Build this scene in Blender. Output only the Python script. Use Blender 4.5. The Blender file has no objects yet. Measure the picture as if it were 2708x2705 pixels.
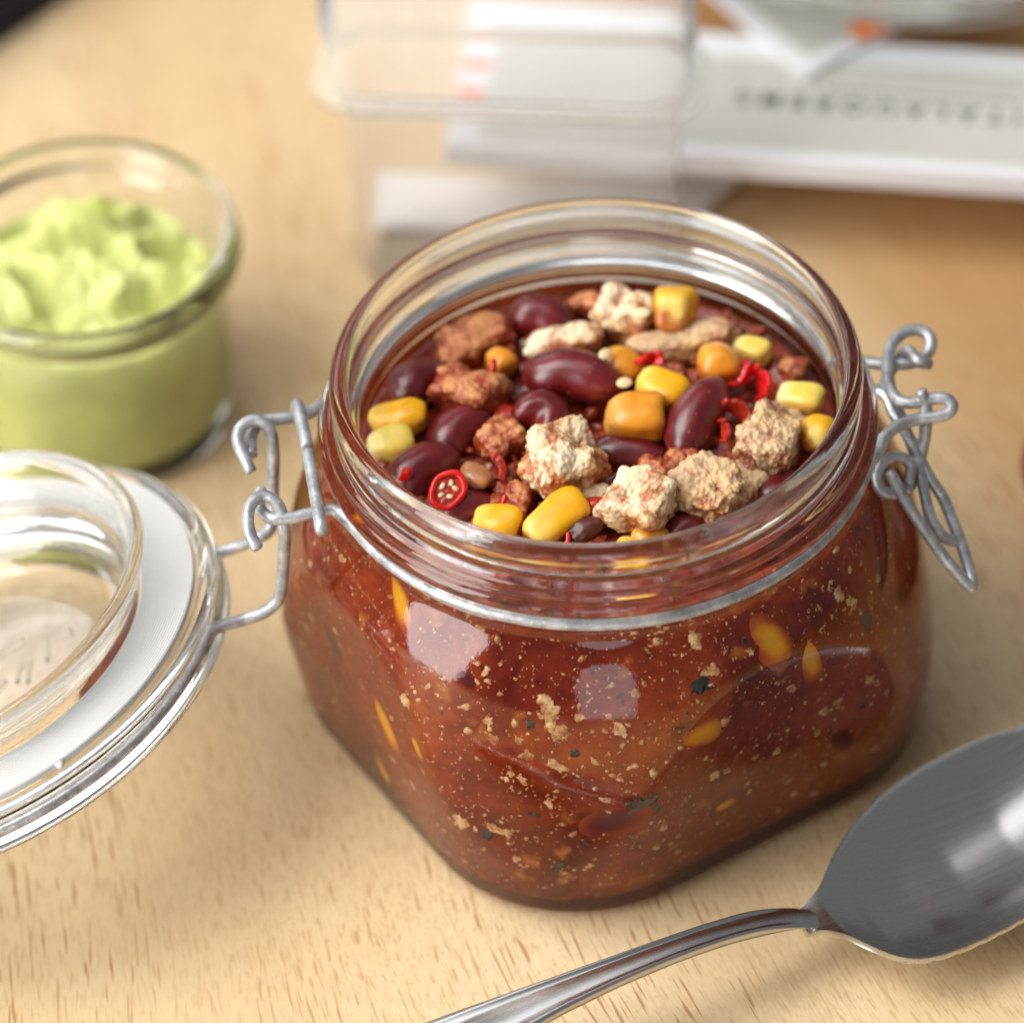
import bpy, math, random
import numpy as np
from mathutils import Vector, Matrix, noise

# ------------------------------------------------------------------ camera, light, exposure
SC = bpy.context.scene
COL = SC.collection
S = 0.001                       # everything below is written in millimetres
EL, FPX, ROLL, DIST = 0.760, 15955.6, -0.058, 1021.19
TGT = np.array([-15.062, 4.924, 40.0])
FW = np.array([0, math.cos(EL), -math.sin(EL)])
RT0 = np.array([1.0, 0, 0]); UP0 = np.cross(RT0, FW)
RT = RT0*math.cos(ROLL)+UP0*math.sin(ROLL)
UP = UP0*math.cos(ROLL)-RT0*math.sin(ROLL)
CAMP = TGT-FW*DIST

cam_data = bpy.data.cameras.new("camera")
cam = bpy.data.objects.new("camera", cam_data); COL.objects.link(cam)
cam.matrix_world = Matrix(((RT[0], UP[0], -FW[0], CAMP[0]*S), (RT[1], UP[1], -FW[1], CAMP[1]*S),
                           (RT[2], UP[2], -FW[2], CAMP[2]*S), (0, 0, 0, 1)))
cam_data.sensor_width = 36
cam_data.lens = FPX/2708*36
cam_data.clip_start = 0.05
cam_data.clip_end = 50
cam_data.dof.use_dof = True
cam_data.dof.focus_distance = float((np.array([0, -34, 56])-CAMP)@FW)*S
cam_data.dof.aperture_fstop = 8.5
SC.camera = cam

W = bpy.data.worlds.new("World"); SC.world = W; W.use_nodes = True
W.node_tree.nodes["Background"].inputs[0].default_value = (0.93, 0.96, 1.0, 1)
W.node_tree.nodes["Background"].inputs[1].default_value = 0.21

def lamp(name, az, el, dist, sx, sy, power, col, aim=(0, 0, 40)):
    d = bpy.data.lights.new(name, 'AREA'); d.shape = 'RECTANGLE'; d.size = sx; d.size_y = sy
    d.energy = power; d.color = col
    o = bpy.data.objects.new(name, d); COL.objects.link(o)
    a, e = math.radians(az), math.radians(el)
    v = Vector((math.sin(a)*math.cos(e), math.cos(a)*math.cos(e), math.sin(e)))   # az from +y (away from camera) towards +x
    t = Vector(aim)*S
    o.location = t+v*dist
    o.rotation_euler = (-v).to_track_quat('-Z', 'Y').to_euler()
    return o
lamp("key_softbox", -84, 53, 0.95, 0.60, 0.60, 8.4, (1.0, 0.98, 0.94))
lamp("left_window", -118, 22, 0.76, 0.42, 0.80, 7.8, (1.0, 0.985, 0.96), aim=(-30, -40, 30)).data.shape = 'ELLIPSE'
lamp("front_window", 182, 7, 1.6, 0.56, 0.95, 3.5, (0.99, 0.98, 1.0)).data.shape = 'ELLIPSE'
lamp("back_panel", -28, 24, 1.5, 0.75, 0.45, 2.6, (0.98, 0.98, 1.0))
lamp("overhead_fill", -40, 76, 1.35, 1.15, 0.80, 4.0, (0.98, 0.98, 1.0)).data.shape = 'ELLIPSE'  # added overhead lamp: soft fill and a brighter spoon bowl

SC.view_settings.view_transform = 'Standard'
SC.view_settings.look = 'None'
SC.view_settings.gamma = 1
SC.view_settings.exposure = 0.0
SC.render.engine = 'CYCLES'
cy = SC.cycles
cy.use_denoising = True
try: cy.denoiser = 'OPENIMAGEDENOISE'
except Exception: pass
cy.max_bounces = 14; cy.transmission_bounces = 14; cy.glossy_bounces = 6; cy.diffuse_bounces = 4
cy.transparent_max_bounces = 8
cy.caustics_reflective = True; cy.caustics_refractive = True
cy.blur_glossy = 0.4
cy.sample_clamp_indirect = 30.0
cy.use_adaptive_sampling = True; cy.adaptive_threshold = 0.015

# ------------------------------------------------------------------ helpers
def at(px, py, z, k=1.4017):
    """point at height z (mm) seen at a place in the 1932 px wide picture (k=1: 2708 px wide)"""
    d = FW+RT*(px*k-1354)/FPX-UP*(py*k-1352.5)/FPX
    return CAMP+d*((z-CAMP[2])/d[2])

def link(name, me, mat=None, parent=None, smooth=True):
    if isinstance(mat, (list, tuple)):
        for m in mat: me.materials.append(m)
    elif mat: me.materials.append(mat)
    o = bpy.data.objects.new(name, me); COL.objects.link(o)
    if parent: o.parent = parent
    if smooth:
        me.polygons.foreach_set("use_smooth", [True]*len(me.polygons))
    return o

def mesh(name, V, Fs):
    me = bpy.data.meshes.new(name)
    V = np.asarray(V, float)*S
    me.from_pydata(V.tolist(), [], Fs if isinstance(Fs, list) else Fs.tolist())
    me.validate(); me.update()
    return me

def empty(name, loc=(0, 0, 0)):
    o = bpy.data.objects.new(name, None); COL.objects.link(o)
    o.location = Vector(loc)*S; o.empty_display_size = 0.01
    return o

def tag(o, label=None, cat=None, group=None, kind=None):
    if label: o["label"] = label
    if cat: o["category"] = cat
    if group: o["group"] = group
    if kind: o["kind"] = kind
    return o

def grid_faces(nr, nc, wrap=True, flip=False):
    F = []
    for i in range(nr-1):
        for j in range(nc if wrap else nc-1):
            a, b = i*nc+j, i*nc+(j+1) % nc
            q = (a, b, b+nc, a+nc)
            F.append(q[::-1] if flip else q)
    return F

def lathe(name, prof, n=160, closed=False):
    """prof list of (r,z); a closed profile makes a ring"""
    ph = np.linspace(0, 2*np.pi, n, endpoint=False)
    V = []; 
    for r, z in prof:
        V += [(r*math.cos(p), r*math.sin(p), z) for p in ph]
    F = grid_faces(len(prof), n)
    if closed:
        m = (len(prof)-1)*n
        F += [(m+j, m+(j+1) % n, (j+1) % n, j) for j in range(n)]
    return mesh(name, V, F)

def spline(pts, sub=8, closed=False):
    P = [np.array(p, float) for p in pts]; n = len(P); out = []
    for i in range(n if closed else n-1):
        p0 = P[(i-1) % n] if closed or i > 0 else 2*P[0]-P[1]
        p1, p2 = P[i], P[(i+1) % n]
        p3 = P[(i+2) % n] if closed or i+2 < n else 2*P[-1]-P[-2]
        for t in np.linspace(0, 1, sub, endpoint=False):
            out.append(0.5*((2*p1)+(-p0+p2)*t+(2*p0-5*p1+4*p2-p3)*t*t+(-p0+3*p1-3*p2+p3)*t**3))
    if not closed: out.append(P[-1])
    return out

def tube(name, pts, r, sub=8, closed=False, ns=14, rough=0.015, seed=0):
    P = spline(pts, sub, closed) if sub else [np.array(p, float) for p in pts]
    n = len(P); V = []
    T = []
    for i in range(n):
        a = P[(i-1) % n] if closed or i > 0 else P[i]
        b = P[(i+1) % n] if closed or i < n-1 else P[i]
        t = b-a; T.append(t/np.linalg.norm(t))
    up = np.array([0.13, 0.2, 1.0]); u = up-T[0]*(up@T[0]); u /= np.linalg.norm(u)
    rings = []
    for i in range(n):
        u = u-T[i]*(u@T[i]); u /= np.linalg.norm(u); v = np.cross(T[i], u)
        rr = r*(1+rough*noise.noise(Vector(P[i]*0.35+seed*7.1)))
        rings.append([P[i]+rr*(math.cos(a)*u+math.sin(a)*v) for a in np.linspace(0, 2*np.pi, ns, endpoint=False)])
    F = []
    if not closed:                                  # rounded, slightly chamfered cut ends
        def cap(c, t, ring, sgn):
            return [c+(p-c)*0.72+t*sgn*r*0.28 for p in ring]
        rings = [cap(P[0], T[0], rings[0], -1)]+rings+[cap(P[-1], T[-1], rings[-1], 1)]
    for R_ in rings: V += R_
    m = len(rings)
    F = grid_faces(m, ns)
    if closed:
        F += [((m-1)*ns+j, (m-1)*ns+(j+1) % ns, (j+1) % ns, j) for j in range(ns)]
    else:
        F.append(tuple(range(ns))[::-1]); F.append(tuple((m-1)*ns+j for j in range(ns)))
    return mesh(name, V, F)

# ------------------------------------------------------------------ materials
def new_mat(name):
    m = bpy.data.materials.new(name); m.use_nodes = True
    return m, m.node_tree.nodes, m.node_tree.links, m.node_tree.nodes["Principled BSDF"]

def N(nodes, t, **kw):
    n = nodes.new(t)
    for k, v in kw.items():
        if k.startswith('i_'):
            key = k[2:].replace('_', ' ')
            n.inputs[int(key) if key.isdigit() else key].default_value = v
        else: setattr(n, k, v)
    return n

def ramp(nodes, stops, interp='LINEAR'):
    r = nodes.new('ShaderNodeValToRGB'); r.color_ramp.interpolation = interp
    e = r.color_ramp.elements
    while len(e) < len(stops): e.new(0.5)
    for x, (p, c) in zip(e, stops):
        x.position = p; x.color = (*c, 1) if len(c) == 3 else c
    return r

def g(v): return (v, v, v)

def coords(nodes, links, scale=(1, 1, 1), rot=(0, 0, 0)):
    tc = nodes.new('ShaderNodeTexCoord'); mp = nodes.new('ShaderNodeMapping')
    mp.inputs['Scale'].default_value = scale; mp.inputs['Rotation'].default_value = rot
    links.new(tc.outputs['Object'], mp.inputs['Vector'])
    return mp.outputs['Vector']

def glass_mat(name, tint=(1, 1, 1), ior=1.5, rough=0.0, bump=0.0, bscale=300, tr=1.0):
    m, n, l, b = new_mat(name)
    b.inputs['Base Color'].default_value = (*tint, 1)
    b.inputs['Transmission Weight'].default_value = tr
    b.inputs['IOR'].default_value = ior
    b.inputs['Roughness'].default_value = rough
    if bump:
        v = coords(n, l)
        t = N(n, 'ShaderNodeTexNoise', i_Scale=bscale, i_Detail=6.0, i_Roughness=0.66)
        l.new(v, t.inputs['Vector'])
        bp = N(n, 'ShaderNodeBump', i_Strength=bump, i_Distance=0.0006)
        l.new(t.outputs['Fac'], bp.inputs['Height']); l.new(bp.outputs['Normal'], b.inputs['Normal'])
    return m

M = {}
M['glass'] = glass_mat('clear_glass', (0.985, 0.995, 0.985), 1.48, 0.05, 0.14, 70)
M['glass'].node_tree.nodes['Principled BSDF'].inputs['Specular IOR Level'].default_value = 0.32
M['lid_glass'] = glass_mat('lid_glass', (0.99, 0.998, 0.99), 1.5, 0.0, 0.1, 70)
M['green_glass'] = glass_mat('greenish_glass', (0.965, 0.99, 0.97), 1.48, 0.03)
M['acrylic'] = glass_mat('clear_plastic', (0.985, 0.985, 0.985), 1.06, 0.08, tr=0.90)
M['dish_glass'] = glass_mat('dish_glass', (0.96, 0.97, 0.90), 1.5, 0.05)

def wood():
    m, n, l, b = new_mat('beech_wood')
    tc = n.new('ShaderNodeTexCoord')
    # grain direction bends slowly across the board
    sep = n.new('ShaderNodeSeparateXYZ'); l.new(tc.outputs['Object'], sep.inputs[0])
    wn = N(n, 'ShaderNodeTexNoise', i_Scale=4.5, i_Detail=1.0)
    l.new(tc.outputs['Object'], wn.inputs['Vector'])
    def math_(op, a, b_=None, c=None):
        k = n.new('ShaderNodeMath'); k.operation = op
        for i, x in enumerate((a, b_, c)):
            if x is None: continue
            if isinstance(x, (int, float)): k.inputs[i].default_value = x
            else: l.new(x, k.inputs[i])
        return k.outputs[0]
    X, Y = sep.outputs[0], sep.outputs[1]
    # slope grows to the right: u = x + k(x)*y
    kx = math_('MULTIPLY_ADD', X, 2.4, 0.36)
    kx = math_('MINIMUM', math_('MAXIMUM', kx, -0.02), 0.40)
    u = math_('ADD', X, math_('MULTIPLY', kx, Y))
    u = math_('ADD', u, math_('MULTIPLY', wn.outputs['Fac'], 0.05))
    comb = n.new('ShaderNodeCombineXYZ'); l.new(u, comb.inputs[0]); l.new(Y, comb.inputs[1])
    def stretched(sx, sy, detail, rough=0.5, off=0.0):
        mp = n.new('ShaderNodeMapping'); mp.inputs['Scale'].default_value = (sx, sy, 1); mp.inputs['Location'].default_value = (off, off*1.7, off)
        l.new(comb.outputs[0], mp.inputs['Vector'])
        t = N(n, 'ShaderNodeTexNoise', i_Scale=1.0, i_Detail=detail, i_Roughness=rough)
        l.new(mp.outputs['Vector'], t.inputs['Vector'])
        return t.outputs['Fac']
    base = ramp(n, [(0.25, (0.64, 0.445, 0.235)), (0.5, (0.71, 0.53, 0.305)), (0.8, (0.77, 0.61, 0.385))])
    l.new(stretched(16, 4, 4), base.inputs['Fac'])
    hw_ = ramp(n, [(0.0, g(0)), (1.0, g(1))]); hm = math_('MULTIPLY_ADD', u, 30.0, -2.8)  # browner wood at back right; its colour also carries shade near the box
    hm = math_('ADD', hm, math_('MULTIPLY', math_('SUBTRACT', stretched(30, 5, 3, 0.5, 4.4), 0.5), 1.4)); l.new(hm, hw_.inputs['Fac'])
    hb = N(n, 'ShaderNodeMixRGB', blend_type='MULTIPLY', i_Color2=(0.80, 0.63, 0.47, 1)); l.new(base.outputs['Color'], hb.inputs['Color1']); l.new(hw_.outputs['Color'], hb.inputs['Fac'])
    fine = stretched(1500, 200, 2, 0.6, 3.1)
    mixf = N(n, 'ShaderNodeMixRGB', blend_type='MULTIPLY', i_Fac=0.38)
    l.new(hb.outputs[0], mixf.inputs['Color1'])
    fr = ramp(n, [(0.30, (0.72, 0.62, 0.50)), (0.52, (1, 1, 1)), (0.8, (1.04, 1.04, 1.02))])
    l.new(fine, fr.inputs['Fac']); l.new(fr.outputs['Color'], mixf.inputs['Color2'])
    # beech flecks: thin dark dashes along the grain
    def dashes(sx, sy, lo, hi, off, ax, ay, mlo, mhi):
        a = stretched(sx, sy, 1, 0.5, off)
        r = ramp(n, [(lo, g(0)), (hi, g(1))]); l.new(a, r.inputs['Fac'])
        mk = ramp(n, [(mlo, g(0)), (mhi, g(1))]); l.new(stretched(ax, ay, 2, 0.5, off+5), mk.inputs['Fac'])
        return math_('MULTIPLY', r.outputs['Color'], mk.outputs['Color'])
    d1 = dashes(1700, 95, 0.62, 0.68, 1.3, 30, 12, 0.40, 0.58)
    d2 = dashes(2200, 200, 0.615, 0.68, 7.7, 22, 16, 0.35, 0.60)
    d3 = dashes(2600, 700, 0.56, 0.70, 17.7, 15, 15, 0.25, 0.60)
    c1 = N(n, 'ShaderNodeMixRGB', i_Color2=(0.36, 0.155, 0.045, 1)); l.new(mixf.outputs[0], c1.inputs['Color1']); l.new(math_('MULTIPLY', d1, 0.75), c1.inputs['Fac'])
    c2 = N(n, 'ShaderNodeMixRGB', i_Color2=(0.40, 0.19, 0.06, 1)); l.new(c1.outputs[0], c2.inputs['Color1']); l.new(math_('MULTIPLY', d2, 0.55), c2.inputs['Fac'])
    c3 = N(n, 'ShaderNodeMixRGB', i_Color2=(0.50, 0.29, 0.13, 1)); l.new(c2.outputs[0], c3.inputs['Color1']); l.new(math_('MULTIPLY', d3, 0.6), c3.inputs['Fac'])
    # broad reddish mineral streaks
    st = ramp(n, [(0.60, g(0)), (0.78, g(1))]); l.new(stretched(20, 5, 2, 0.5, 11.2), st.inputs['Fac'])
    c4 = N(n, 'ShaderNodeMixRGB', blend_type='MULTIPLY', i_Color2=(0.86, 0.72, 0.62, 1)); l.new(c3.outputs[0], c4.inputs['Color1']); l.new(math_('MULTIPLY', st.outputs['Color'], 0.6), c4.inputs['Fac'])
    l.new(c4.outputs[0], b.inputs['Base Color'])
    b.inputs['Roughness'].default_value = 0.55
    b.inputs['Specular IOR Level'].default_value = 0.3
    bp = N(n, 'ShaderNodeBump', i_Strength=0.35, i_Distance=0.0002); bp.invert = True
    l.new(math_('ADD', d1, math_('MULTIPLY', d3, 0.4)), bp.inputs['Height']); l.new(bp.outputs['Normal'], b.inputs['Normal'])
    return m
M['wood'] = wood()

def wire_mat():
    m, n, l, b = new_mat('galvanised_wire')
    v = coords(n, l)
    t = N(n, 'ShaderNodeTexNoise', i_Scale=260, i_Detail=5.0, i_Roughness=0.7); l.new(v, t.inputs['Vector'])
    r = ramp(n, [(0.3, (0.20, 0.20, 0.21)), (0.5, (0.40, 0.405, 0.42)), (0.66, (0.60, 0.61, 0.63))]); l.new(t.outputs['Fac'], r.inputs['Fac'])
    t2 = N(n, 'ShaderNodeTexNoise', i_Scale=1500, i_Detail=2.0); l.new(v, t2.inputs['Vector'])
    sp = ramp(n, [(0.62, g(0)), (0.70, g(1))]); l.new(t2.outputs['Fac'], sp.inputs['Fac'])
    mx = N(n, 'ShaderNodeMixRGB', i_Color2=(0.8, 0.8, 0.82, 1)); l.new(r.outputs['Color'], mx.inputs['Color1'])
    f = n.new('ShaderNodeMath'); f.operation = 'MULTIPLY'; f.inputs[1].default_value = 0.6; l.new(sp.outputs['Color'], f.inputs[0]); l.new(f.outputs[0], mx.inputs['Fac'])
    l.new(mx.outputs[0], b.inputs['Base Color'])
    b.inputs['Metallic'].default_value = 0.55
    rr = ramp(n, [(0.3, g(0.52)), (0.7, g(0.34))]); l.new(t.outputs['Fac'], rr.inputs['Fac']); l.new(rr.outputs['Color'], b.inputs['Roughness'])
    bp = N(n, 'ShaderNodeBump', i_Strength=0.25, i_Distance=0.0002); l.new(t2.outputs['Fac'], bp.inputs['Height']); l.new(bp.outputs['Normal'], b.inputs['Normal'])
    return m
M['wire'] = wire_mat()

def steel():
    m, n, l, b = new_mat('brushed_steel')
    v0 = coords(n, l, (1, 1, 1), (0, 0, -math.radians(25)))
    mp2 = n.new('ShaderNodeMapping'); mp2.inputs['Scale'].default_value = (25, 1400, 300); l.new(v0, mp2.inputs['Vector']); v = mp2.outputs['Vector']
    t = N(n, 'ShaderNodeTexNoise', i_Scale=1.0, i_Detail=4.0, i_Roughness=0.6); l.new(v, t.inputs['Vector'])
    b.inputs['Base Color'].default_value = (0.56, 0.55, 0.535, 1); b.inputs['Metallic'].default_value = 1
    r = ramp(n, [(0.3, g(0.22)), (0.7, g(0.32))]); l.new(t.outputs['Fac'], r.inputs['Fac']); l.new(r.outputs['Color'], b.inputs['Roughness'])
    bp = N(n, 'ShaderNodeBump', i_Strength=0.02, i_Distance=0.0001); l.new(t.outputs['Fac'], bp.inputs['Height']); l.new(bp.outputs['Normal'], b.inputs['Normal'])
    return m
M['steel'] = steel()

def plain(name, col, rough=0.5, sss=0.0, radius=(0.002, 0.001, 0.0005), var=0.0, vscale=200, bump=0.0, bscale=400, spec=0.5, coat=0.0):
    m, n, l, b = new_mat(name)
    b.inputs['Base Color'].default_value = (*col, 1); b.inputs['Roughness'].default_value = rough
    b.inputs['Specular IOR Level'].default_value = spec
    b.inputs['Coat Weight'].default_value = coat; b.inputs['Coat Roughness'].default_value = 0.08
    if sss:
        b.inputs['Subsurface Weight'].default_value = sss; b.inputs['Subsurface Radius'].default_value = radius; b.inputs['Subsurface Scale'].default_value = 1
    v = coords(n, l)
    if var:
        t = N(n, 'ShaderNodeTexNoise', i_Scale=vscale, i_Detail=4.0); l.new(v, t.inputs['Vector'])
        r = ramp(n, [(0.3, tuple(c*(1-var) for c in col)), (0.7, tuple(min(1, c*(1+var)) for c in col))])
        l.new(t.outputs['Fac'], r.inputs['Fac']); l.new(r.outputs['Color'], b.inputs['Base Color'])
    if bump:
        t = N(n, 'ShaderNodeTexNoise', i_Scale=bscale, i_Detail=4.0); l.new(v, t.inputs['Vector'])
        bp = N(n, 'ShaderNodeBump', i_Strength=bump, i_Distance=0.0004); l.new(t.outputs['Fac'], bp.inputs['Height']); l.new(bp.outputs['Normal'], b.inputs['Normal'])
    return m

def bean_mat():
    m, n, l, b = new_mat('kidney_bean_skin')
    v = coords(n, l)
    t = N(n, 'ShaderNodeTexNoise', i_Scale=150, i_Detail=4.0, i_Roughness=0.6); l.new(v, t.inputs['Vector'])
    r = ramp(n, [(0.3, (0.070, 0.004, 0.005)), (0.55, (0.15, 0.007, 0.009)), (0.75, (0.25, 0.016, 0.016))]); l.new(t.outputs['Fac'], r.inputs['Fac'])
    t2 = N(n, 'ShaderNodeTexNoise', i_Scale=900, i_Detail=2.0); l.new(v, t2.inputs['Vector'])
    sp = ramp(n, [(0.70, g(0)), (0.74, g(1))]); l.new(t2.outputs['Fac'], sp.inputs['Fac'])
    mx = N(n, 'ShaderNodeMixRGB', i_Color2=(0.45, 0.16, 0.08, 1)); l.new(r.outputs['Color'], mx.inputs['Color1']); l.new(sp.outputs['Color'], mx.inputs['Fac'])
    tcg = n.new('ShaderNodeTexCoord'); sx = n.new('ShaderNodeSeparateXYZ'); l.new(tcg.outputs['Object'], sx.inputs[0])
    tf = N(n, 'ShaderNodeTexNoise', i_Scale=280, i_Detail=4.0); l.new(v, tf.inputs['Vector'])
    fm = n.new('ShaderNodeMath'); fm.operation = 'MULTIPLY_ADD'; fm.inputs[1].default_value = -55.0; l.new(sx.outputs[2], fm.inputs[0]); l.new(tf.outputs['Fac'], fm.inputs[2])
    fk = ramp(n, [(0.49, g(0)), (0.62, g(1))]); l.new(fm.outputs[0], fk.inputs['Fac'])
    fx = N(n, 'ShaderNodeMixRGB', i_Color2=(0.22, 0.030, 0.012, 1)); l.new(mx.outputs[0], fx.inputs['Color1']); l.new(fk.outputs['Color'], fx.inputs['Fac'])
    l.new(fx.outputs[0], b.inputs['Base Color'])
    rr = ramp(n, [(0.3, g(0.24)), (0.7, g(0.42))]); l.new(t.outputs['Fac'], rr.inputs['Fac']); l.new(rr.outputs['Color'], b.inputs['Roughness'])
    b.inputs['Coat Weight'].default_value = 0.35; b.inputs['Coat Roughness'].default_value = 0.22
    bp = N(n, 'ShaderNodeBump', i_Strength=0.12, i_Distance=0.0004); l.new(t.outputs['Fac'], bp.inputs['Height']); l.new(bp.outputs['Normal'], b.inputs['Normal'])
    return m
M['bean'] = bean_mat()

def corn_mat(name, main, pale, tan):
    """kernel: pale germ end to yellow crown along local X, tan sauce stain in patches"""
    m, n, l, b = new_mat(name)
    at_ = N(n, 'ShaderNodeAttribute', attribute_name='along')
    r = ramp(n, [(0.0, pale), (0.18, tuple(0.5*(a+c) for a, c in zip(pale, main))), (0.38, main), (1.0, main)]); l.new(at_.outputs['Fac'], r.inputs['Fac'])
    v = coords(n, l)
    t = N(n, 'ShaderNodeTexNoise', i_Scale=190, i_Detail=3.0); l.new(v, t.inputs['Vector'])
    k = ramp(n, [(0.48, g(0)), (0.68, g(1))]); l.new(t.outputs['Fac'], k.inputs['Fac'])
    mx = N(n, 'ShaderNodeMixRGB', i_Color2=(*tan, 1)); l.new(r.outputs['Color'], mx.inputs['Color1']); l.new(k.outputs['Color'], mx.inputs['Fac'])
    tcg = n.new('ShaderNodeTexCoord'); sx = n.new('ShaderNodeSeparateXYZ'); l.new(tcg.outputs['Object'], sx.inputs[0])
    tf = N(n, 'ShaderNodeTexNoise', i_Scale=330, i_Detail=4.0); l.new(v, tf.inputs['Vector'])
    fm = n.new('ShaderNodeMath'); fm.operation = 'MULTIPLY_ADD'; fm.inputs[1].default_value = -85.0; l.new(sx.outputs[2], fm.inputs[0]); l.new(tf.outputs['Fac'], fm.inputs[2])
    fk = ramp(n, [(0.48, g(0)), (0.68, g(0.85))]); l.new(fm.outputs[0], fk.inputs['Fac'])
    fx = N(n, 'ShaderNodeMixRGB', i_Color2=(0.42, 0.10, 0.02, 1)); l.new(mx.outputs[0], fx.inputs['Color1']); l.new(fk.outputs['Color'], fx.inputs['Fac'])
    l.new(fx.outputs[0], b.inputs['Base Color'])
    b.inputs['Roughness'].default_value = 0.26
    b.inputs['Subsurface Weight'].default_value = 0.5; b.inputs['Subsurface Radius'].default_value = (0.0022, 0.0012, 0.0003); b.inputs['Subsurface Scale'].default_value = 1
    bp = N(n, 'ShaderNodeBump', i_Strength=0.15, i_Distance=0.0004); l.new(t.outputs['Fac'], bp.inputs['Height']); l.new(bp.outputs['Normal'], b.inputs['Normal'])
    return m
M['corn'] = corn_mat('corn_yellow', (0.84, 0.43, 0.004), (0.80, 0.58, 0.14), (0.78, 0.33, 0.015))
M['corn_tan'] = corn_mat('corn_sauced', (0.76, 0.31, 0.02), (0.70, 0.36, 0.08), (0.58, 0.18, 0.02))
M['corn_pale'] = corn_mat('corn_pale', (0.80, 0.60, 0.10), (0.82, 0.72, 0.38), (0.74, 0.46, 0.10))

def corn_in_sauce():
    m, n, l, b = new_mat('corn_behind_sauce')
    v = coords(n, l); a_ = N(n, 'ShaderNodeAttribute', attribute_name='cover')
    t = N(n, 'ShaderNodeTexNoise', i_Scale=260, i_Detail=3.0); l.new(v, t.inputs['Vector'])
    ad = n.new('ShaderNodeMath'); ad.operation = 'ADD'; l.new(a_.outputs['Fac'], ad.inputs[0]); l.new(t.outputs['Fac'], ad.inputs[1])
    r = ramp(n, [(0.20, (0.80, 0.42, 0.015)), (0.42, (0.74, 0.30, 0.010)), (0.62, (0.52, 0.12, 0.010)), (0.80, (0.34, 0.044, 0.009))])
    h = n.new('ShaderNodeMath'); h.operation = 'MULTIPLY'; h.inputs[1].default_value = 0.62; l.new(ad.outputs[0], h.inputs[0]); l.new(h.outputs[0], r.inputs['Fac'])
    l.new(r.outputs['Color'], b.inputs['Base Color']); b.inputs['Roughness'].default_value = 0.5; b.inputs['Specular IOR Level'].default_value = 0.1
    return m
M['corn_in_sauce'] = corn_in_sauce()

def tofu_mat(name, thr, cream=(0.82, 0.66, 0.44), stain=(0.33, 0.075, 0.022), gold=0.85):
    m, n, l, b = new_mat(name)
    v = coords(n, l)
    at_ = N(n, 'ShaderNodeAttribute', attribute_name='stain')
    t = N(n, 'ShaderNodeTexNoise', i_Scale=170, i_Detail=5.0, i_Roughness=0.62); l.new(v, t.inputs['Vector'])
    ad = n.new('ShaderNodeMath'); ad.operation = 'ADD'; l.new(at_.outputs['Fac'], ad.inputs[0]); l.new(t.outputs['Fac'], ad.inputs[1])
    k = ramp(n, [(thr*0.5, g(0)), (min(1, (thr+0.34)*0.5), g(1))])
    hf = n.new('ShaderNodeMath'); hf.operation = 'MULTIPLY'; hf.inputs[1].default_value = 0.5; l.new(ad.outputs[0], hf.inputs[0]); l.new(hf.outputs[0], k.inputs['Fac'])
    t2 = N(n, 'ShaderNodeTexNoise', i_Scale=120, i_Detail=3.0); l.new(v, t2.inputs['Vector'])
    gd = ramp(n, [(0.45, cream), (0.70, (0.74, 0.43, 0.13))]); l.new(t2.outputs['Fac'], gd.inputs['Fac'])
    cm = N(n, 'ShaderNodeMixRGB', i_Fac=gold, i_Color1=(*cream, 1)); l.new(gd.outputs['Color'], cm.inputs['Color2'])
    mx = N(n, 'ShaderNodeMixRGB', i_Color2=(*stain, 1)); l.new(cm.outputs[0], mx.inputs['Color1']); l.new(k.outputs['Color'], mx.inputs['Fac'])
    l.new(mx.outputs[0], b.inputs['Base Color'])
    rg = ramp(n, [(0, g(0.62)), (1, g(0.28))]); l.new(k.outputs['Color'], rg.inputs['Fac']); l.new(rg.outputs['Color'], b.inputs['Roughness'])
    b.inputs['Subsurface Weight'].default_value = 0.25; b.inputs['Subsurface Radius'].default_value = (0.0012, 0.0008, 0.0004); b.inputs['Subsurface Scale'].default_value = 1
    t3 = N(n, 'ShaderNodeTexVoronoi', i_Scale=1100); l.new(v, t3.inputs['Vector'])
    t4 = N(n, 'ShaderNodeTexNoise', i_Scale=900, i_Detail=4.0); l.new(v, t4.inputs['Vector'])
    sm = n.new('ShaderNodeMath'); sm.operation = 'SUBTRACT'; l.new(t4.outputs['Fac'], sm.inputs[0]); l.new(t3.outputs['Distance'], sm.inputs[1])
    bp = N(n, 'ShaderNodeBump', i_Strength=0.55, i_Distance=0.0004); l.new(sm.outputs[0], bp.inputs['Height']); l.new(bp.outputs['Normal'], b.inputs['Normal'])
    return m
M['tofu'] = tofu_mat('tofu_cream', 0.28, stain=(0.42, 0.14, 0.05))
M['tofu_stained'] = tofu_mat('tofu_stained', 0.34, (0.66, 0.44, 0.25), (0.30, 0.085, 0.035))
M['tofu_red'] = tofu_mat('tofu_red', 0.14, (0.62, 0.25, 0.10), (0.30, 0.040, 0.012))

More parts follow.
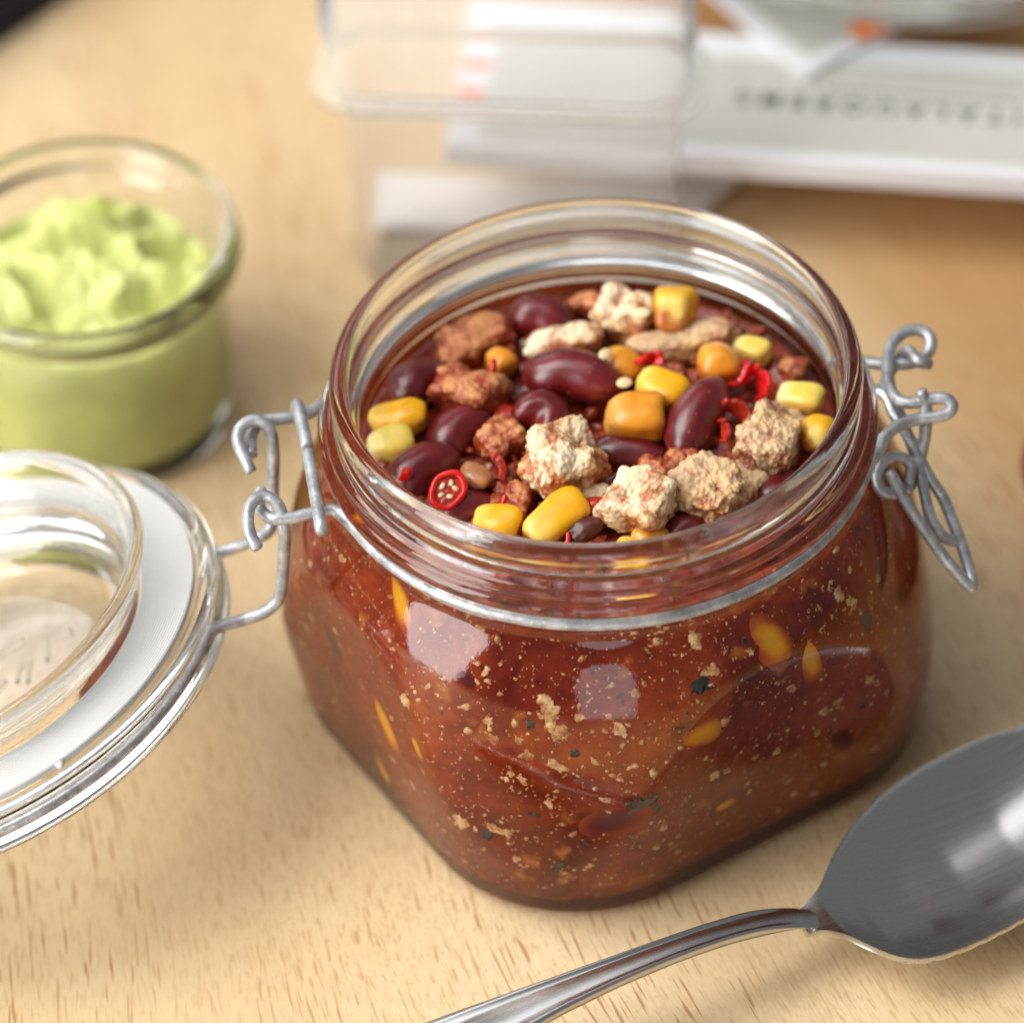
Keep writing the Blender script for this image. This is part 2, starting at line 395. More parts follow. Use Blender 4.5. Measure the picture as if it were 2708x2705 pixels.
def chili_mat(name, col, rough=0.16):
    m, n, l, b = new_mat(name)
    v = coords(n, l)
    t = N(n, 'ShaderNodeTexNoise', i_Scale=400, i_Detail=3.0); l.new(v, t.inputs['Vector'])
    r = ramp(n, [(0.3, tuple(c*0.7 for c in col)), (0.7, tuple(min(1, c*1.15) for c in col))]); l.new(t.outputs['Fac'], r.inputs['Fac'])
    l.new(r.outputs['Color'], b.inputs['Base Color']); b.inputs['Roughness'].default_value = rough
    b.inputs['Subsurface Weight'].default_value = 0.35; b.inputs['Subsurface Radius'].default_value = (0.002, 0.0004, 0.0002); b.inputs['Subsurface Scale'].default_value = 1
    return m
M['chili'] = chili_mat('chili_red', (0.66, 0.012, 0.012))
M['tomato'] = chili_mat('tomato_red', (0.42, 0.03, 0.015), 0.22)
M['onion'] = chili_mat('onion_amber', (0.48, 0.20, 0.08), 0.2)
M['char'] = chili_mat('charred_skin', (0.11, 0.022, 0.014), 0.30)
M['seed'] = plain('chili_seed', (0.78, 0.60, 0.33), 0.35)

def sauce_side():
    m, n, l, b = new_mat('chili_sauce_against_glass')
    v = coords(n, l)
    t = N(n, 'ShaderNodeTexNoise', i_Scale=38, i_Detail=5.0, i_Roughness=0.55, i_Distortion=0.6); l.new(v, t.inputs['Vector'])
    r = ramp(n, [(0.30, (0.11, 0.008, 0.003)), (0.44, (0.22, 0.023, 0.006)), (0.57, (0.29, 0.042, 0.009)), (0.72, (0.36, 0.078, 0.015))]); l.new(t.outputs['Fac'], r.inputs['Fac'])
    tp = N(n, 'ShaderNodeTexNoise', i_Scale=310, i_Detail=6.0, i_Roughness=0.75); l.new(v, tp.inputs['Vector'])
    rp = ramp(n, [(0.32, (0.62, 0.55, 0.55)), (0.5, (1, 1, 1)), (0.70, (1.35, 1.6, 1.5))]); l.new(tp.outputs['Fac'], rp.inputs['Fac'])
    pm = N(n, 'ShaderNodeMixRGB', blend_type='MULTIPLY', i_Fac=0.85); l.new(r.outputs['Color'], pm.inputs['Color1']); l.new(rp.outputs['Color'], pm.inputs['Color2'])
    cur = pm.outputs[0]
    # fine pale specks, orange flecks, dark specks
    def layer(cur, scale, lo, hi, col, dist, amt):
        wv = N(n, 'ShaderNodeTexNoise', i_Scale=scale*1.6, i_Detail=2.0); l.new(v, wv.inputs['Vector'])
        vm = n.new('ShaderNodeVectorMath'); vm.operation = 'MULTIPLY_ADD'
        vm.inputs[1].default_value = (dist,)*3; l.new(wv.outputs['Color'], vm.inputs[0]); l.new(v, vm.inputs[2])
        vo = N(n, 'ShaderNodeTexVoronoi', i_Scale=scale); l.new(vm.outputs[0], vo.inputs['Vector'])
        rr = ramp(n, [(lo, g(1)), (hi, g(0))]); l.new(vo.outputs['Distance'], rr.inputs['Fac'])
        sepc = n.new('ShaderNodeSeparateColor'); l.new(vo.outputs['Color'], sepc.inputs[0])
        pk = ramp(n, [(1-amt, g(0)), (1-amt+0.02, g(1))]); l.new(sepc.outputs[0], pk.inputs['Fac'])
        mu = n.new('ShaderNodeMath'); mu.operation = 'MULTIPLY'; l.new(rr.outputs['Color'], mu.inputs[0]); l.new(pk.outputs['Color'], mu.inputs[1])
        mx = N(n, 'ShaderNodeMixRGB', i_Color2=(*col, 1)); l.new(cur, mx.inputs['Color1']); l.new(mu.outputs[0], mx.inputs['Fac'])
        return mx.outputs[0]
    cur = layer(cur, 170, 0.05, 0.30, (0.46, 0.14, 0.025), 0.006, 0.35)
    cur = layer(cur, 420, 0.08, 0.22, (0.60, 0.34, 0.14), 0.003, 0.22)
    cur = layer(cur, 850, 0.10, 0.26, (0.68, 0.45, 0.24), 0.002, 0.22)
    cur = layer(cur, 1500, 0.12, 0.30, (0.60, 0.36, 0.18), 0.001, 0.16)
    cur = layer(cur, 230, 0.06, 0.24, (0.035, 0.010, 0.006), 0.006, 0.12)
    l.new(cur, b.inputs['Base Color']); b.inputs['Roughness'].default_value = 0.6; b.inputs['Specular IOR Level'].default_value = 0.0
    return m
M['sauce_side'] = sauce_side()

def sauce_top():
    m, n, l, b = new_mat('chili_sauce_surface')
    v = coords(n, l)
    t = N(n, 'ShaderNodeTexNoise', i_Scale=120, i_Detail=6.0, i_Roughness=0.6); l.new(v, t.inputs['Vector'])
    r = ramp(n, [(0.3, (0.10, 0.008, 0.003)), (0.5, (0.22, 0.022, 0.007)), (0.66, (0.34, 0.05, 0.012)), (0.8, (0.46, 0.12, 0.03))]); l.new(t.outputs['Fac'], r.inputs['Fac'])
    vo = N(n, 'ShaderNodeTexVoronoi', i_Scale=520); l.new(v, vo.inputs['Vector'])
    rr = ramp(n, [(0.08, g(1)), (0.2, g(0))]); l.new(vo.outputs['Distance'], rr.inputs['Fac'])
    sepc = n.new('ShaderNodeSeparateColor'); l.new(vo.outputs['Color'], sepc.inputs[0])
    pk = ramp(n, [(0.86, g(0)), (0.88, g(1))]); l.new(sepc.outputs[0], pk.inputs['Fac'])
    mu = n.new('ShaderNodeMath'); mu.operation = 'MULTIPLY'; l.new(rr.outputs['Color'], mu.inputs[0]); l.new(pk.outputs['Color'], mu.inputs[1])
    mx = N(n, 'ShaderNodeMixRGB', i_Color2=(0.6, 0.32, 0.15, 1)); l.new(r.outputs['Color'], mx.inputs['Color1']); l.new(mu.outputs[0], mx.inputs['Fac'])
    l.new(mx.outputs[0], b.inputs['Base Color']); b.inputs['Roughness'].default_value = 0.20
    t2 = N(n, 'ShaderNodeTexNoise', i_Scale=600, i_Detail=4.0); l.new(v, t2.inputs['Vector'])
    bp = N(n, 'ShaderNodeBump', i_Strength=0.5, i_Distance=0.0005); l.new(t2.outputs['Fac'], bp.inputs['Height']); l.new(bp.outputs['Normal'], b.inputs['Normal'])
    return m
M['sauce_top'] = sauce_top()
def crumb_mat():
    m, n, l, b = new_mat('tofu_crumb')
    v = coords(n, l)
    t = N(n, 'ShaderNodeTexNoise', i_Scale=520, i_Detail=4.0, i_Roughness=0.7); l.new(v, t.inputs['Vector'])
    r = ramp(n, [(0.36, (0.34, 0.08, 0.02)), (0.48, (0.60, 0.30, 0.10)), (0.62, (0.86, 0.60, 0.32))]); l.new(t.outputs['Fac'], r.inputs['Fac'])
    l.new(r.outputs['Color'], b.inputs['Base Color']); b.inputs['Roughness'].default_value = 0.6
    return m
M['crumb'] = crumb_mat()
M['black'] = plain('black_speck', (0.012, 0.010, 0.010), 0.4)
M['air'] = plain('air_pocket_sauce', (0.10, 0.050, 0.028), 0.35, var=0.3, vscale=300)
M['guac'] = plain('avocado_cream', (0.58, 0.61, 0.22), 0.42, 0.3, (0.004, 0.004, 0.001), 0.14, 90, 0.3, 250)
M['rubber'] = plain('white_rubber', (0.60, 0.595, 0.58), 0.55, 0.0, var=0.03, vscale=60, spec=0.3)
M['paper'] = plain('white_card', (0.80, 0.80, 0.84), 0.6)
M['printed'] = plain('grey_print', (0.56, 0.54, 0.49), 0.5, var=0.03, vscale=30)
M['orange'] = plain('orange_print', (0.86, 0.20, 0.03), 0.5)
M['ink'] = plain('dark_ink', (0.055, 0.055, 0.04), 0.5)
M['cream'] = plain('cream_sheet', (0.88, 0.82, 0.78), 0.55)
M['support_block'] = plain('brown_support', (0.30, 0.17, 0.08), 0.7)
M['navy'] = plain('dark_cloth', (0.012, 0.010, 0.018), 0.9, bump=0.5, bscale=500)
M['terracotta'] = plain('brown_glaze', (0.24, 0.055, 0.02), 0.3)

# ------------------------------------------------------------------ table
tb = mesh('tabletop', [(-900, -700, 0), (900, -700, 0), (900, 1100, 0), (-900, 1100, 0),
                       (-900, -700, -28), (900, -700, -28), (900, 1100, -28), (-900, 1100, -28)],
          [(0, 1, 2, 3), (7, 6, 5, 4), (0, 4, 5, 1), (1, 5, 6, 2), (2, 6, 7, 3), (3, 7, 4, 0)])
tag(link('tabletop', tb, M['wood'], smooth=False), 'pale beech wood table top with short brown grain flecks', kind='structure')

# ------------------------------------------------------------------ jar
H = 76.3
TH = 0.531
BZ = np.linspace(0, 60, 121)
BR = np.interp(BZ, [0, 14, 20, 26, 32, 38, 42, 46, 50, 53, 54.8, 55.8, 56.8, 58.0, 60], [57, 56.2, 55.7, 55.2, 54.6, 53.7, 52.8, 51.5, 49.8, 48.2, 47.1, 46.3, 45.4, 44.9, 44.9])
BR = np.convolve(np.pad(BR, 3, 'edge'), [.08, .14, .18, .20, .18, .14, .08], 'valid')
def outer_r(z, phi):
    """outer radius of the jar body: a rounded, tapering square cut by a round barrel. phi=0 faces the camera, + to the right"""
    rr = np.interp(z, BZ, BR)
    a = np.interp(z, [0, 25, 50, 65], [45.8, 49.0, 50.4, 51.5])
    ft = max(0.0, 1-z/3.5); a -= 2.2*ft*ft*ft
    rc = 27.3
    t = np.mod(phi-TH+np.pi/4, np.pi/2)-np.pi/4
    c = np.abs(t); d = a-rc
    rs = a/np.cos(c)
    ang = np.pi/4-c; cc = d*math.sqrt(2)
    rk = cc*np.cos(ang)+np.sqrt(np.maximum(rc*rc-(cc*np.sin(ang))**2, 0))
    rs = np.where(a*np.tan(c) > d, rk, rs)
    k = 0.22
    mn = np.minimum(rs, rr)
    return mn-k*np.log(np.exp(-(rs-mn)/k)+np.exp(-(rr-mn)/k))+k*0.0
def sm(zs):                                       # smoothed barrel profile
    return zs
def inner_r(z, phi):
    th = np.interp(z, [3.0, 7, 20, 50, 54, 56, 57.5, 59], [3.6, 3.2, 3.1, 3.2, 4.2, 5.6, 5.1, 4.9])
    q = max(0.0, 1-(z-2.9)/5.0)
    return outer_r(z, phi)-th-3.2*q**2.5
NP = 320
PH = np.linspace(0, 2*np.pi, NP, endpoint=False)
def ring(rad, z):
    rad = rad*np.ones(NP)
    return [(r*math.sin(p), -r*math.cos(p), z) for r, p in zip(rad, PH)]
rings = [[(0.3*math.sin(p), -0.3*math.cos(p), 1.6) for p in PH], ring(np.minimum(outer_r(0, PH)*0.80, 40), 1.5), ring(outer_r(0, PH)-6.0, 1.2), ring(outer_r(0, PH)-4.2, 0.05)]
for z in list(np.linspace(0, 4, 7))+list(np.r_[np.linspace(5, 52, 48), np.linspace(53, 58.6, 15)]):
    rings.append(ring(outer_r(z, PH), z))
neck = [(45.2, 59.2), (44.6, 60.0), (44.3, 61.0), (44.35, 62.2), (44.9, 62.8), (46.0, 63.4), (46.5, 64.2), (46.5, 65.0), (46.1, 65.8), (45.3, 66.4),
        (45.2, 66.9), (45.3, 67.4), (44.8, 68.0), (44.0, 68.5), (43.5, 69.2), (43.4, 70.4), (43.4, 71.6), (43.4, 72.6),
        (43.8, 73.2), (44.1, 74.0), (43.9, 74.9), (43.4, 75.7), (42.6, 76.2), (41.9, 76.3), (41.3, 75.9), (41.0, 75.2), (40.9, 74.2), (40.9, 73.0), (40.8, 71.5),
        (40.6, 69.8), (40.2, 68.2), (39.7, 67.2), (39.6, 66.0), (39.8, 64.6), (40.4, 63.4), (40.3, 62.2), (39.8, 61.4), (39.8, 60.6), (40.2, 59.8), (40.0, 59.2)]
for q in spline([(r, 0, z) for r, z in neck], 3): rings.append(ring(q[0], q[2]))
for z in list(np.r_[np.linspace(58.6, 52, 14), np.linspace(51, 7.5, 38)])+[6.6, 5.6, 4.8, 4.0, 3.4, 3.0]:
    rings.append(ring(np.maximum(inner_r(z, PH), 40.1) if z > 56 else inner_r(z, PH), z))
rings.append(ring(inner_r(3.0, PH)*0.85, 2.9)); rings.append(ring(0.3, 2.9))
V = [p for r in rings for p in r]
F = grid_faces(len(rings), NP)
F.append(tuple(range(NP))[::-1]); F.append(tuple((len(rings)-1)*NP+j for j in range(NP)))
jar = tag(empty('clip_top_jar'), 'large rounded square glass jar with open wire clip, filled with red bean chili', 'jar')
link('glass_body', mesh('glass_body', V, F), M['glass'], jar)

# neck wire ring and its tails --------------------------------------------------
ZW = 61.6; RW = 45.4
az_hinge = math.atan2(-48.2, 5.9)                  # direction of the hinge in the (sin,-cos) convention
def ringpt(a, r=RW, z=ZW): return (r*math.sin(a), -r*math.cos(a), z)
p = lambda x, y, z: tuple(at(x, y, z, 1.0))
def phi_of(pt): return math.atan2(pt[0], -pt[1])
front_tail = [p(690, 1297, 62.5), p(683, 1320, 62.6), p(692, 1352, 62.8), p(722, 1372, 63), p(766, 1370, 63), p(808, 1361, 63), p(850, 1352, 62.9), p(890, 1352, 62.7)]
back_tail = [p(665, 1203, 62.6), p(663, 1165, 62.7), p(672, 1133, 62.9), p(697, 1113, 63), p(745, 1107, 63), p(800, 1097, 63), p(845, 1075, 62.8)]
a0 = phi_of(p(960, 1398, ZW)); a1 = phi_of(p(905, 1020, ZW))
r_front_l = a0; 
rf = phi_of(p(2317, 1235, ZW)); rb = phi_of(p(2262, 958, ZW))
right_front = [p(2325, 1190, 62.2), p(2338, 1158, 62.6), p(2372, 1128, 63), p(2420, 1110, 63), p(2468, 1104, 63.2), p(2508, 1092, 63.6), p(2518, 1072, 64.6), p(2503, 1056, 65.2), p(2472, 1053, 65.2),
               p(2432, 1063, 64.8), p(2390, 1064, 64.4), p(2362, 1044, 64.2), p(2349, 1002, 64.2), p(2349, 948, 64.4), p(2360, 908, 64.8), p(2390, 880, 65.2), p(2426, 873, 65.2),
               p(2455, 886, 64.8), p(2462, 912, 64), p(2450, 938, 63.2), p(2420, 958, 62.8), p(2380, 963, 62.6), p(2330, 963, 62.4), p(2290, 958, 62.2)]
front_arc = [ringpt(a) for a in np.linspace(a0, rf, 46)]
back_arc = [ringpt(a) for a in np.linspace(rb, a1+2*math.pi if a1 < 0 else a1, 46)]
path = front_tail+front_arc+right_front+back_arc+back_tail[::-1]
link('neck_wire', tube('neck_wire', path, 1.05, 4, False, 14), M['wire'], jar)
# bar clamped over the two tails
bar = [p(787, 1112, 62.6), p(784, 1088, 64.0), p(786, 1070, 65.0), p(797, 1112, 65.2), p(812, 1180, 65.1)]
bar2 = [p(814, 1196, 65.1), p(826, 1260, 65.1), p(840, 1340, 65.2), p(848, 1392, 65.1), p(850, 1402, 64.0), p(846, 1384, 62.4)]
link('clamp_bar', tube('clamp_bar', bar, 1.05, 6, False, 14, seed=3), M['wire'], jar)
link('clamp_bar', tube('clamp_bar', bar2, 1.05, 6, False, 14, seed=4), M['wire'], jar)

# latch: hook wire and lever ----------------------------------------------------
hook = [p(2436, 1036, 66.6), p(2447, 1066, 64.6), p(2450, 1105, 62.6), p(2446, 1150, 59.8), p(2436, 1200, 56.8), p(2420, 1252, 54.2), p(2404, 1288, 53.0), p(2392, 1280, 53.2),
        p(2398, 1235, 56.0), p(2378, 1215, 58.0), p(2350, 1222, 58.6), p(2330, 1256, 57.6), p(2336, 1292, 56.2), p(2358, 1308, 55.4), p(2374, 1296, 55.8)]
link('latch_hook', tube('latch_hook', hook[:8], 1.05, 6, False, 14, seed=5), M['wire'], jar)
eye = [p(2402, 1275, 54.6), p(2410, 1235, 56.6), p(2392, 1213, 58.0), p(2360, 1208, 58.8), p(2332, 1228, 58.6), p(2319, 1262, 57.4), p(2330, 1296, 56.0), p(2358, 1306, 55.2), p(2380, 1300, 55)]
link('latch_eye', tube('latch_eye', eye, 1.0, 6, False, 14, seed=6), M['wire'], jar)
lever = [p(2352, 1250, 58.0), p(2366, 1272, 57.2), p(2396, 1328, 54.4), p(2450, 1408, 50.2), p(2500, 1478, 46.0), p(2545, 1530, 42.6), p(2566, 1552, 41.2), p(2570, 1540, 41.2),
         p(2558, 1490, 42.8), p(2536, 1420, 45.6), p(2512, 1360, 48.4), p(2494, 1318, 50.4), p(2462, 1268, 53.4), p(2438, 1225, 55.8), p(2416, 1180, 58.0), p(2388, 1130, 60.0), p(2362, 1090, 61.2), p(2344, 1048, 62), p(2312, 1030, 62)]
link('latch_lever', tube('latch_lever', lever, 1.0, 5, False, 14, seed=7), M['wire'], jar)
bail = [p(2458, 988-24, 64.4), p(2428, 955, 65.6), p(2400, 925, 65.0), p(2372, 960, 62.0), p(2340, 1020, 61.5), p(2378, 1090, 60), p(2412, 1180, 57.4), p(2432, 1240, 55.4), p(2446, 1310, 52.4), p(2462, 1370, 49.8), p(2496, 1420, 46.8), p(2530, 1432, 45.4)]
link('latch_wire', tube('latch_wire', bail, 0.95, 6, False, 14, seed=8), M['wire'], jar)

# lid ----------------------------------------------------------------------------
lid = empty('lid'); lid.parent = jar
al, be = 0.33, -0.30
u_ = np.array([-math.cos(be), -math.sin(be), 0]); n_ = u_*math.sin(al)+np.array([0, 0, math.cos(al)])
w_ = u_*math.cos(al)-np.array([0, 0, math.sin(al)]); v_ = np.cross(n_, w_)
LC = np.array([-110.6, -12.72, 31.8])
lid.matrix_world = Matrix(((w_[0], v_[0], n_[0], LC[0]*S), (w_[1], v_[1], n_[1], LC[1]*S), (w_[2], v_[2], n_[2], LC[2]*S), (0, 0, 0, 1)))
def lidw(r, a, h):                                 # lid coordinates to world (mm)
    return LC+n_*h+r*(math.cos(a)*w_+math.sin(a)*v_)
prof = [(0.2, -12.6), (12, -12.5), (22, -12.0), (30, -10.8), (36, -9.4), (41, -8.6), (45, -8.2), (47.2, -7.8), (47.9, -7.2), (47.9, -6.5), (47.4, -6.0), (46.2, -5.6),
        (45.4, -5.0), (45.2, -4.2), (45.4, -3.3), (46.2, -2.6), (47.4, -2.1), (47.9, -1.5), (47.9, -0.9), (47.4, -0.4), (46.6, 0.0), (45.8, 0.1), (45.0, -0.3), (44.6, -0.6), (36.0, -0.6), (35.0, -0.3),
        (34.6, 1.0), (34.9, 3.0), (36.2, 5.0), (37.6, 6.8), (38.7, 8.4), (39.1, 9.4), (39.0, 10.3), (38.2, 10.9), (37.2, 10.8), (36.3, 10.0), (35.6, 8.4), (35.0, 6.8), (34.2, 5.4), (34.3, 3.8), (33.2, 2.0), (32.6, 0.6), (32.2, -1.2), (31.2, -3.6),
        (29.6, -6.0), (26.5, -7.4), (20, -8.4), (10, -9.0), (0.2, -9.1)]
nl = 180
ph = np.linspace(0, 2*np.pi, nl, endpoint=False)
V = [(r*math.cos(a), r*math.sin(a), z) for r, z in prof for a in ph]
F = grid_faces(len(prof), nl)
F.append(tuple(range(nl))[::-1]); F.append(tuple((len(prof)-1)*nl+j for j in range(nl)))
link('glass_disc', mesh('glass_disc', V, F), M['lid_glass'], lid)
# ribbed white seal
gp = [(39.75, -0.55), (39.75, 0.7)]
rr_ = 40.0
gp = [(34.9, -0.55), (34.9, 0.95)]
n_r = 18; x0, x1 = 35.1, 44.2
for i in range(n_r):
    a = x0+(x1-x0)*i/n_r; d = (x1-x0)/n_r
    gp += [(a+d*0.10, 1.05), (a+d*0.78, 1.05), (a+d*0.84, 0.80), (a+d*0.94, 0.80)]
gp += [(44.4, 0.95), (44.4, -0.05)]
link('sealing_ring', lathe('sealing_ring', gp, 200, True), M['rubber'], lid, smooth=False)
tab = mesh('seal_tab', [(44.3, -0.8, 0.1), (45.2, -0.45, 0.1), (45.2, 0.45, 0.1), (44.3, 0.8, 0.1), (44.3, -0.8, 1.0), (45.2, -0.45, 1.0), (45.2, 0.45, 1.0), (44.3, 0.8, 1.0)],
           [(4, 5, 6, 7), (0, 1, 5, 4), (1, 2, 6, 5), (2, 3, 7, 6)])
to = link('seal_tab', tab, M['rubber'], lid)
# find the direction of the tab on the seal (seen at 140,2020 of the full picture)
best = min(np.linspace(0, 2*np.pi, 360), key=lambda a: (lambda q: (q[0]-150)**2+(q[1]-2008)**2)((lambda X: (1354+FPX*((X-CAMP)@RT)/((X-CAMP)@FW), 1352.5-FPX*((X-CAMP)@UP)/((X-CAMP)@FW)))(lidw(44, a, 0.5))))
to.rotation_euler = (0, 0, best)
# raised lettering fragments pressed into the dome (only strokes are legible)
def dome_z(r): return float(np.interp(r, [0, 10, 20, 27, 30.5], [-9.1, -9.0, -8.4, -7.4, -6.0]))
def on_dome(px, py):
    # intersect the view ray with the lid plane h=-8.6
    d = FW+RT*(px-1354)/FPX-UP*(py-1352.5)/FPX
    t = ((LC+n_*(-8.6)-CAMP)@n_)/(d@n_); X = CAMP+d*t-LC
    x, y = float(X@w_), float(X@v_)
    return (x, y, dome_z(math.hypot(x, y))+0.1)
for k, st in enumerate([[(-60, 1760), (-10, 1725), (40, 1692), (56, 1684), (58, 1694), (20, 1718), (-60, 1772)],
                        [(45, 1800), (50, 1770), (64, 1748), (78, 1740), (82, 1750), (74, 1772), (71, 1800)],
                        [(124, 1690), (126, 1715), (125, 1745)], [(160, 1668), (180, 1662), (186, 1668)], [(162, 1684), (184, 1676), (192, 1680)], [(-5, 1805), (12, 1796), (4, 1812), (-20, 1830)]]):
    link('embossed_stroke', tube('embossed_stroke', [on_dome(*q) for q in st], 0.42, 6, False, 8), M['lid_glass'], lid)
# wire round the lid and its two hooks over the neck wire
def proj(X):
    d = np.array(X)-CAMP; q = d@FW
    return 1354+FPX*(d@RT)/q, 1352.5-FPX*(d@UP)/q
def lid_dir(px, py, r=46.2, h=-4.2):
    return min(np.linspace(-np.pi, np.pi, 1440), key=lambda a: (proj(lidw(r, a, h))[0]-px)**2+(proj(lidw(r, a, h))[1]-py)**2)
af, ab = lid_dir(522, 1705), lid_dir(556, 1468)
Lf, Lb = lidw(46.4, af, -4.2), lidw(46.4, ab, -4.2)
# go round the lid the long way, under the outer flange
da = (ab-af) % (2*math.pi)
arc = [lidw(46.2, af+(da-0)*t if da > math.pi else af-(2*math.pi-da)*t, -4.2) for t in np.linspace(0, 1, 60)]
def zmix(P, Q, t): return P[2]*(1-t)+Q[2]*t
zf, zb = Lf[2], Lb[2]
hook_f = [p(681, 1449, 62.0), p(664, 1418, 63.2), p(655, 1375, 64.8), p(664, 1332, 65.6), p(695, 1312, 65.8), p(728, 1326, 65.2), p(745, 1358, 63.4), p(752, 1410, 60.4), p(751, 1470, 55.2), p(747, 1530, 49.8), p(736, 1583, 45.4),
          p(700, 1618, 43.2), p(640, 1640, 42.0), p(585, 1656, zf+(42-zf)*0.45), p(548, 1678, zf+(42-zf)*0.2)]
hook_b = [p(663, 1245, 62.0), p(648, 1213, 63.2), p(628, 1165, 64.8), p(636, 1132, 65.6), p(668, 1112, 65.8), p(700, 1120, 65.2), p(718, 1150, 63.2), p(724, 1210, 58.8), p(722, 1280, 52.8), p(722, 1360, 47.0), p(712, 1402, 45.2),
          p(680, 1422, 44.6), p(630, 1444, zb+1.2), p(590, 1458, zb+0.4)]
wp = hook_f+[tuple(x) for x in arc]+hook_b[::-1]
lw = tube('lid_wire', wp, 1.03, 4, False, 14, seed=9)
lwo = link('lid_wire', lw, M['wire'], jar)

# ------------------------------------------------------------------ chili in the jar
ZS = 57.0
rs_ = random.Random(4)
ITEMS = []                                          # (x, y, radius) of things lying in the sauce, filled below

def place(o, px, py, z, ang, tilt=(0, 0)):
    """px,py in the 1932 wide picture; ang = direction of local X in the picture, degrees clockwise"""
    c = at(px, py, z); q = at(px+20*math.cos(math.radians(ang)), py+20*math.sin(math.radians(ang)), z)
    yaw = math.atan2(q[1]-c[1], q[0]-c[0])
    R = Matrix.Rotation(yaw, 4, 'Z') @ Matrix.Rotation(math.radians(tilt[0]), 4, 'Y') @ Matrix.Rotation(math.radians(tilt[1]), 4, 'X')
    o.matrix_world = Matrix.Translation(Vector(c)*S) @ R
    return c

def ico(sub):
    import bmesh
    bm = bmesh.new(); bmesh.ops.create_icosphere(bm, subdivisions=sub, radius=1)
    V = np.array([v.co[:] for v in bm.verts]); F = [tuple(v.index for v in f.verts) for f in bm.faces]
    bm.free(); return V, F
ICO = {k: ico(k) for k in (1, 2, 3, 4, 5, 6)}

def setattr_f(me, name, vals):
    a = me.attributes.new(name, 'FLOAT', 'POINT'); a.data.foreach_set('value', np.asarray(vals, np.float32))

def bean_mesh(L, Wd, T, seed=0, dent=0.16, bend=0.14):
    V, F = ICO[4]; V = V.copy()
    x, y, z = V[:, 0], V[:, 1], V[:, 2]
    w = (1-0.08*x)
    X = np.sign(x)*np.abs(x)**0.92
    Y = y*w+bend*(0.4-x*x)*1.0
    Y = Y+dent*np.exp(-(x/0.30)**2)*np.where(y < 0, -y, 0)
    P = np.stack([X*L/2, Y*Wd/2, z*T/2*w], 1)
    for i, v in enumerate(P):
        P[i] *= 1+0.045*noise.noise(Vector(v)*0.20+Vector((seed, 0, 0)))+0.012*noise.noise(Vector(v)*0.75+Vector((seed, 3, 0)))
    return mesh('kidney_bean', P, F)

def corn_mesh(L, Wd, T, seed=0, sq=3.0, dent=0.18):
    V, F = ICO[4]; V = V.copy()
    n = (np.abs(V)**sq).sum(1)**(1/sq)
    V = V/n[:, None]
    x, y, z = V.T
    tap = 0.70+0.30*np.clip((x+1)/1.3, 0, 1)
    crown = np.clip(x-0.55, 0, 1)
    X = x-dent*np.exp(-(y/0.6)**2-(z/0.5)**2)*(crown > 0)*crown*1.6
    X = X-0.05*(y*y)
    P = np.stack([X*L/2, y*Wd/2*tap, z*T/2*(0.8+0.2*tap)+0.06*T*x], 1)
    for i, v in enumerate(P):
        P[i] *= 1+0.11*noise.noise(Vector(v)*0.26+Vector((seed*3.3, 1, 0)))+0.022*noise.noise(Vector(v)*1.1+Vector((seed, 3, 5)))
    me = mesh('corn_kernel', P, F); setattr_f(me, 'along', (x+1)/2)
    return me

def tofu_mesh(dx, dy, dz, seed=0, lump=0.16, sub=5, sq=4.0, big=0.22):
    V, F = ICO[sub]; V = V.copy()
    n = (np.abs(V)**sq).sum(1)**(1/sq); V = V/n[:, None]
    half = np.array([dx, dy, dz])/2; P = np.empty_like(V); st = np.empty(len(V))
    s0 = Vector((seed*5.7, seed*1.3, -seed*2.1))
    for i, v in enumerate(V):
        q = Vector(v*half)
        b = noise.noise(q*0.16+s0)*big*2+noise.noise(q*0.36+s0)*big
        f1 = noise.voronoi(q*0.48+s0)[0][0]; f2 = noise.voronoi(q*1.15+s0*1.7)[0][0]
        fr = noise.fractal(q*1.6+s0, 1.0, 2.0, 3)
        f3 = noise.voronoi(q*2.3+s0)[0][0]
        d = 1+b+lump*(0.5-f1)*0.75+lump*0.50*(0.5-f2)+lump*0.22*(0.5-f3)+0.03*fr
        P[i] = v*half*d
        st[i] = (f1-0.45)*0.55+(f2-0.5)*0.35-v[2]*0.22+noise.noise(q*0.22+s0*2)*0.35
    me = mesh('tofu_chunk', P, F); setattr_f(me, 'stain', st)
    return me

def register(c, r): ITEMS.append((c[0], c[1], r))

